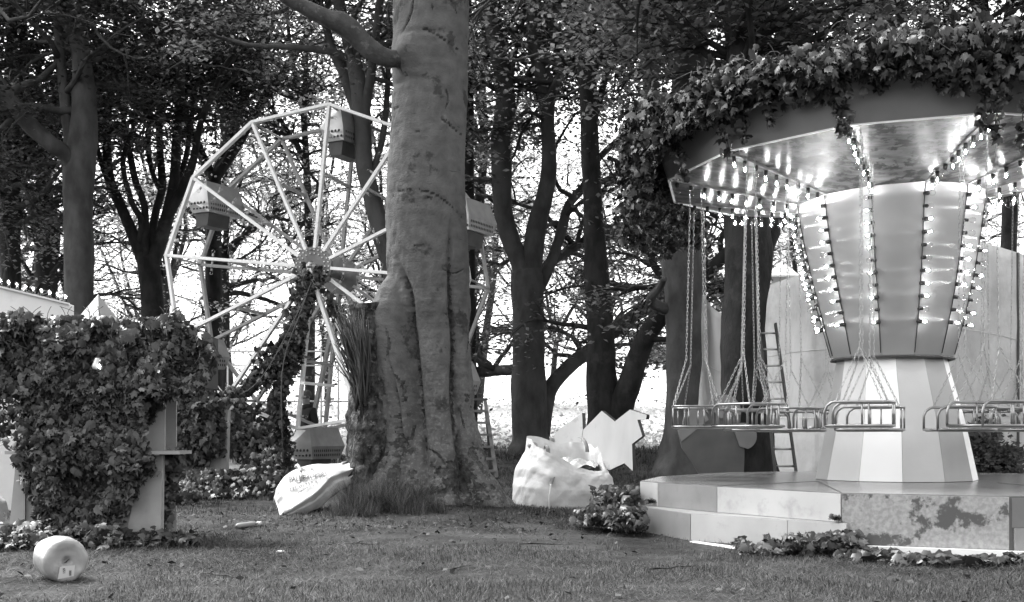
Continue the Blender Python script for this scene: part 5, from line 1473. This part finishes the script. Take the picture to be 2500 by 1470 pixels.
def heart_board():
    d = 16.9
    root = empty('cutout_board', P(1730, 1165, d), 'dark rounded clover-shaped board standing before the flared beech', 'board')
    def piece(name, px, mat, dd, t=.05):
        m = MB(); m.prism([P(x, y, dd) for x, y in px], (0, t, 0)); put(m, name, MAT[mat], root)
    piece('board_face', [(1708, 1160), (1690, 1130), (1665, 1094), (1655, 1050)] + arc(1703, 1033, 36, 200, 30, 14) + arc(1768, 1005, 42, 170, -10, 16) + [(1806, 1045), (1818, 1100), (1816, 1160)], 'cut_dark', d)
    piece('lobe', [(1664, 1078), (1655, 1050)] + arc(1703, 1033, 36, 200, 60, 12) + [(1730, 1025)], 'cut_mid', d - .03, .028)
    piece('lobe', [(1788, 1038)] + arc(1815, 1065, 33, 110, -70, 14) + [(1806, 1090)], 'cut_mid', d - .03, .028)
    piece('lobe', arc(1768, 1005, 41, 160, -10, 14) + [(1760, 1022)], 'cut_mid', d - .06, .028)
heart_board()
def step_ladder():
    d = 17.6; root = empty('step_ladder', P(1190, 1165, d), 'grey step ladder standing behind the right side of the big trunk', 'ladder')
    t0, t1, b0, b1 = P(1150, 975, d), P(1184, 975, d), P(1160, 1168, d - .45), P(1213, 1168, d - .45)
    for a, b in ((t0, b0), (t1, b1)):
        m = MB(); m.beam(a, b, .05, .09, (0, 1, 0)); put(m, 'rail', MAT['ladderm'], root)
    for a, b in ((t0, P(1160, 1160, d + .5)), (t1, P(1200, 1160, d + .5))):
        m = MB(); m.beam(a, b, .04, .06, (0, 1, 0)); put(m, 'rear_rail', MAT['dark'], root)
    m = MB(); m.beam(t0 - [0.05, 0, 0], t1 + [.04, 0, 0], .12, .03); put(m, 'top_cap', MAT['dark'], root)
    for k in range(1, 7):
        u = k / 6.6; m = MB(); m.beam(t0 + (b0 - t0) * u, t1 + (b1 - t1) * u, .17, .03); put(m, 'tread', MAT['ladderm'], root)
step_ladder()
def lean_ladder():
    root = empty('ladder', P(1920, 1155, 16.6), 'long ladder leaning against the furrowed dark tree', 'ladder')
    a0, a1 = P(1893, 1155, 16.55), P(1944, 1155, 16.55); b0, b1 = P(1858, 815, 17.0), P(1878, 815, 17.0)
    b0, b1 = P(1852, 790, 17.1), P(1893, 790, 17.1)
    for a, b in ((a0, b0), (a1, b1)):
        m = MB(); m.beam(a, b, .03, .07, (0, 1, 0)); put(m, 'rail', MAT['dark'], root)
    for k in range(9):
        u = (k + .4) / 9; m = MB(); m.tube([a0 + (b0 - a0) * u, a1 + (b1 - a1) * u], .014, 6); put(m, 'rung', MAT['steel'], root)
lean_ladder()
def curved_panel(label, pts, mat, seams=(), depth_bow=.35, group=None):
    """pts: (px, top py, depth) left to right; curved sheet standing on the ground."""
    q = spline(np.array(pts, float), 90); V = []; rows = 24
    base = P(q[45, 0], 1160, q[45, 2])
    root = empty('curved_metal_panel', base, label, 'metal panel', group)
    for px, py, d in q:
        t = P(px, py, d); gz = float(ground_z(t[0], t[1])) - .05
        V.append([[t[0], t[1], gz + (t[2] - gz) * k / (rows - 1)] for k in range(rows)])
    V = np.array(V); V[..., 1] += .10 * fbm(np.stack([V[..., 0] * 2.2, V[..., 0] * 0, V[..., 2] * .35], -1), 3) + .05 * fbm(V * np.array([5, 1, 1.5]), 2); n = np.zeros_like(V); n[..., 1] = .04
    m = MB(); full = np.concatenate([V, (V + n)[:, ::-1]], 1); m.grid(full, wrap=True, smooth=True); put(m, 'sheet', MAT[mat], root)
    for s in seams:
        i = int(s * 89); m = MB(); m.beam(V[i, 0] - n[i, 0] * .4, V[i, -1] - n[i, 0] * .4, .03, .03, (0, 1, 0)); put(m, 'seam_strip', MAT['dark'], root)
    for fz in (.36, .68):
        k = int(fz * (rows - 1)); m = MB(); m.tube(V[:, k] - n[:, k] * .15, .006, 5); put(m, 'joint', MAT['sheet'], root)
curved_panel('pale curved sheet between the flared beech and the furrowed tree', [(1705, 690, 21), (1735, 745, 20.5), (1790, 790, 20.6)], 'sheet_pale')
curved_panel('curved metal sheet between the furrowed tree and the ride centre', [(1868, 700, 19), (1930, 678, 18.4), (2000, 664, 18.0), (2120, 650, 17.8)], 'sheet')
curved_panel('tall curved metal wall behind the ride at the right edge', [(2270, 560, 17.8), (2390, 590, 17.5), (2450, 606, 17.3), (2520, 632, 17.2), (2600, 660, 17.2)], 'sheet', seams=(.62,))
def white_hut():
    d = 27; root = empty('white_booth', P(1915, 1100, d), 'bright white pointed booth roof showing above the metal sheet', 'booth')
    m = MB(); ap = P(1908, 636, d + .8); b = [P(1880, 672, d), P(1946, 672, d - .4), P(1975, 690, d + 1.6), P(1895, 690, d + 1.8)]
    m.add(np.array([ap] + b), [np.array([[0, 1, 2], [0, 2, 3], [0, 3, 4], [0, 4, 1]])], 0, False); put(m, 'roof', MAT['white'], root)
    m = MB(); m.prism([P(1884, 676, d + .1), P(1944, 676, d - .2), P(1944, 1110, d - .2), P(1884, 1110, d + .1)], (.2, .9, 0)); put(m, 'wall', MAT['white'], root)
white_hut()
def scaffold():
    root = empty('scaffold_fence', P(700, 1120, 25), 'thin pale scaffold rails behind the big wheel', 'scaffold')
    d = 25
    for py in (858, 893, 980, 1035):
        m = MB(); m.tube([P(540 if py < 1000 else 760, py, d), P(870, py, d)], .016, 6); put(m, 'rail', MAT['beam'], root)
    for px in (556, 784, 826, 851):
        p = P(px, 850, d); m = MB(); m.tube([p, [p[0], p[1], float(ground_z(p[0], p[1])) - .05]], .018, 6); put(m, 'upright', MAT['beam'], root)
scaffold()
def bench():
    d = 34; root = empty('field_bench', P(1592, 1085, d), 'pale bench far off at the edge of the field', 'bench')
    a, b = P(1566, 1062, d), P(1616, 1062, d); m = MB(); m.beam(a, b, .35, .06); put(m, 'seat', MAT['wood'], root)
    for u in (.12, .88):
        p = a + (b - a) * u; m = MB(); m.beam(p, [p[0], p[1], float(ground_z(p[0], p[1])) - .03], .3, .07, (0, 1, 0)); put(m, 'leg', MAT['wood'], root)
bench()
def bottle():
    a, b = P(577, 1297, 12.5), P(637, 1282, 12.9)
    for p in (a, b): p[2] = float(ground_z(p[0], p[1])) + .03
    root = empty('bottle', (a + b) / 2 - [0, 0, .03], 'pale bottle lying on the grass between booth and sack', 'bottle')
    q = a + (b - a) * np.array([0, .05, .12, .6, .72, .8, .84])[:, None]
    m = MB(); m.tube(q, [.010, .024, .027, .027, .022, .013, .012], 14); put(m, 'bottle_body', MAT['panel_m'], root)
    q = a + (b - a) * np.array([.84, .99])[:, None]; m = MB(); m.tube(q, [.018, .018], 12); put(m, 'cap', MAT['white'], root)
bottle()
def pebble(name, px, py, s, mat, label, cat):
    Y = 3000 / (py - HY); p = P(px, py, Y); p[2] = float(ground_z(p[0], p[1]))
    n, k = 14, 9; V = []
    for i in range(k):
        a = PI * i / (k - 1); V.append([[math.sin(a) * math.cos(f) * s * 1.5, math.sin(a) * math.sin(f) * s, math.cos(a) * s * .55] for f in np.arange(n) * 2 * PI / n])
    V = np.array(V); V = V * (1 + .35 * fbm(V * 1.2 / s + px, 3))[..., None] + p + [0, 0, s * .3]
    m = MB(); m.grid(V, wrap=True); o = m.build(name, MAT[mat], None, loc=p); tag(o, label, cat)
pebble('stone', 685, 1355, .028, 'stone', 'small pale stone on the grass below the white printed sack', 'stone')
pebble('bark_chip', 590, 1350, .03, 'rough', 'dark chip of bark on the grass below the bottle', 'bark')
pebble('bark_chip', 630, 1312, .02, 'rough', 'little dark chip of bark just right of the bottle', 'bark')

# ------------------------------------------------------------------ people
def skin_body(name, chains, mat, parent, lvl=2):
    """chains: dict joint -> (xyz, radius); edges. One continuous surface."""
    joints, edges = chains
    keys = list(joints); idx = {k: i for i, k in enumerate(keys)}
    me = bpy.data.meshes.new(name)
    l = np.array(parent.location)
    me.from_pydata([tuple(np.array(joints[k][0]) ) for k in keys], [(idx[a], idx[b]) for a, b in edges], [])
    o = bpy.data.objects.new(name, me); col.objects.link(o)
    sk = o.modifiers.new('Skin', 'SKIN'); sk.use_smooth_shade = True
    for i, k in enumerate(keys):
        r = joints[k][1]; r = (r, r) if np.isscalar(r) else r
        me.skin_vertices[0].data[i].radius = r
        me.skin_vertices[0].data[i].use_root = (i == 0)
    ss = o.modifiers.new('Subdiv', 'SUBSURF'); ss.levels = ss.render_levels = lvl
    dg = bpy.context.evaluated_depsgraph_get()
    me2 = bpy.data.meshes.new_from_object(o.evaluated_get(dg))
    bpy.data.objects.remove(o)
    me2.materials.clear(); me2.materials.append(mat)
    for p in me2.polygons: p.use_smooth = True
    ob = bpy.data.objects.new(name, me2); col.objects.link(ob); ob.parent = parent
    return ob
def person(px, head_py, Y, rz, label, hat, hood, scale=1.0, bend=0.0):
    top = P(px, head_py, Y); g0 = top[2] - 1.78 * scale
    root = empty('person', (top[0], top[1], g0), label, 'person', rz=rz)
    root.scale = (scale,) * 3
    s = bend
    def B(x, y, z):                                    # faces -Y; lean the upper body forward by bend
        if z > .95: y = y - (z - .95) * s; z = z - (z - .95) * s * .18
        return (x, y, z)
    J = {'pelvis': (B(0, 0, .96), (.15, .11)), 'waist': (B(0, 0, 1.12), (.14, .10)), 'chest': (B(0, 0, 1.32), (.17, .12)), 'neck0': (B(0, .01, 1.47), (.07, .065)), 'neck': (B(0, 0, 1.53), .055), 'jaw': (B(0, -.025, 1.585), (.062, .075)), 'face': (B(0, -.02, 1.65), (.074, .092)), 'crown': (B(0, 0, 1.73), (.066, .08))}
    E = [('pelvis', 'waist'), ('waist', 'chest'), ('chest', 'neck0'), ('neck0', 'neck'), ('neck', 'jaw'), ('jaw', 'face'), ('face', 'crown')]
    for sd, n in ((-1, 'l'), (1, 'r')):
        J |= {n + 'sh': (B(.185 * sd, .01, 1.42), .065), n + 'el': (B(.25 * sd, .03, 1.14), .045), n + 'wr': (B(.21 * sd, -.17, .98), .03), n + 'pa': (B(.195 * sd, -.25, .955), (.035, .018)),
              n + 'hip': ((.095 * sd, 0, .88), .09), n + 'kn': ((.11 * sd, -.02, .5), .058), n + 'an': ((.115 * sd, .02, .09), .04), n + 'to': ((.13 * sd, -.14, .03), (.04, .025))}
        E += [('chest', n + 'sh'), (n + 'sh', n + 'el'), (n + 'el', n + 'wr'), (n + 'wr', n + 'pa'), ('pelvis', n + 'hip'), (n + 'hip', n + 'kn'), (n + 'kn', n + 'an'), (n + 'an', n + 'to')]
        for f in range(4):
            x = .195 * sd + (f - 1.5) * .019; L = (.07, .08, .076, .06)[f]
            J |= {f'{n}f{f}a': (B(x, -.30, .945), .0085), f'{n}f{f}b': (B(x, -.30 - L * .6, .93), .0075)}
            E += [(n + 'pa', f'{n}f{f}a'), (f'{n}f{f}a', f'{n}f{f}b')]
        J |= {n + 'th': (B(.195 * sd - .045 * sd, -.25, .94), .009)}; E += [(n + 'pa', n + 'th')]
    J['nose'] = (B(0, -.125, 1.635), .014); E.append(('face', 'nose'))
    skin_body('body', (J, E), MAT['skin'], root)
    def sel(ks, k=1.22, add=.012):
        return {q: (J[q][0], tuple(np.array(J[q][1] if not np.isscalar(J[q][1]) else (J[q][1],) * 2) * k + add)) for q in ks}
    jk = ['pelvis', 'waist', 'chest', 'neck0'] + [a + b for a in 'lr' for b in ('sh', 'el', 'wr')]
    je = [e for e in E if e[0] in jk and e[1] in jk]
    skin_body('jacket', (sel(jk), je), MAT['cloth'], root)
    tk = ['pelvis'] + [a + b for a in 'lr' for b in ('hip', 'kn', 'an')]
    skin_body('trousers', (sel(tk, 1.15, .008), [e for e in E if e[0] in tk and e[1] in tk]), MAT['cloth2'], root)
    for sd in (-1, 1):
        m = MB(); m.tube([(.115 * sd, .07, .045), (.12 * sd, -.03, .05), (.13 * sd, -.15, .035), (.132 * sd, -.19, .03)], [.05, .055, .05, .03], 10); o = m.build('boot', MAT['dark']); o.parent = root
        m = MB(); e = np.array(B(.03 * sd, -.108, 1.662)); m.tube([e + [0, .01, 0], e - [0, .004, 0]], [.012, .008], 8); o = m.build('eye', MAT['black']); o.parent = root
    m = MB(); e = np.array(B(0, -.112, 1.59)); m.tube([e - [.025, 0, 0], e + [.025, 0, 0]], .006, 6); o = m.build('mouth', MAT['dark']); o.parent = root
    if hat:
        m = MB(); c = np.array(B(0, -.005, 1.665)); m.lathe([(.105, .0), (.112, .02), (.108, .05), (.098, .1), (.07, .145), (.03, .165), (.001, .168)], 20, c); o = m.build('woolly_hat', MAT['hat']); o.parent = root
        m = MB(); c = np.array(B(0, .03, 1.5)); m.lathe([(.10, -.06), (.135, -.02), (.13, .03), (.09, .06)], 18, c); o = m.build('hood', MAT['cloth']); o.parent = root
    if hood:
        m = MB(); c = np.array(B(0, .02, 1.6)); m.lathe([(.14, -.14), (.13, -.06), (.125, .02), (.12, .09), (.09, .15), (.04, .18), (.001, .185)], 20, c); o = m.build('hood', MAT['cloth']); o.parent = root
    return root
person(753, 958, 23.6, math.radians(-50), 'person in woolly hat and dark hooded jacket standing inside the big wheel frame', True, False, bend=.05)
person(663, 958, 23.2, math.radians(35), 'person in black with hood up, half hidden by ivy at the wheel leg', False, True, bend=.18)
bpy.context.view_layer.update()

def litter():
    rg = np.random.default_rng(91); n = 1500
    x, y = lawn_pts(n, 6.9, 20, rg); x[:500] = rg.normal(-1.2, 1.6, 500); y[:500] = rg.normal(13.6, .9, 500)
    cc = np.stack([x, y, ground_z(x, y) + .018 + .01 * rg.random(n)], 1)
    m = MB(); m.add(*leaf_quads(cc, .055, .4, rg)); tag(m.build('leaf_litter', MAT['litter']), kind='stuff')
    for k, (px, py, L, az) in enumerate(((1330, 1335, .5, .2), (520, 1402, .35, 2.6), (1120, 1395, .3, 1.1), (1640, 1400, .4, .5), (880, 1330, .3, 2.9))):
        Y = 3000 / (py - HY); p = P(px, py, Y); q = [p + np.array([math.cos(az) * t * L + rg.normal(0, .012), math.sin(az) * t * L + rg.normal(0, .012), 0]) for t in np.linspace(-.5, .5, 6)]
        q = np.array(q); q[:, 2] = ground_z(q[:, 0], q[:, 1]) + .025 + rg.normal(0, .004, 6)
        m = MB(); m.tube(q, np.linspace(.008, .003, 6), 5); m.tube([q[3], q[3] + np.array([.05, .07, .02])], [.004, .002], 4)
        tag(m.build('twig', MAT['rough'], None, loc=p), ['thin twig on the grass in front of the open sack', 'short dark twig lying near the bottom edge, right of the wrapped roll', 'small twig on the grass below the big trunk', 'twig on the grass left of the ivy clump at the ride steps', 'twig on the grass under the tussock below the printed sack'][k], 'twig')
litter()
bpy.context.view_layer.update()
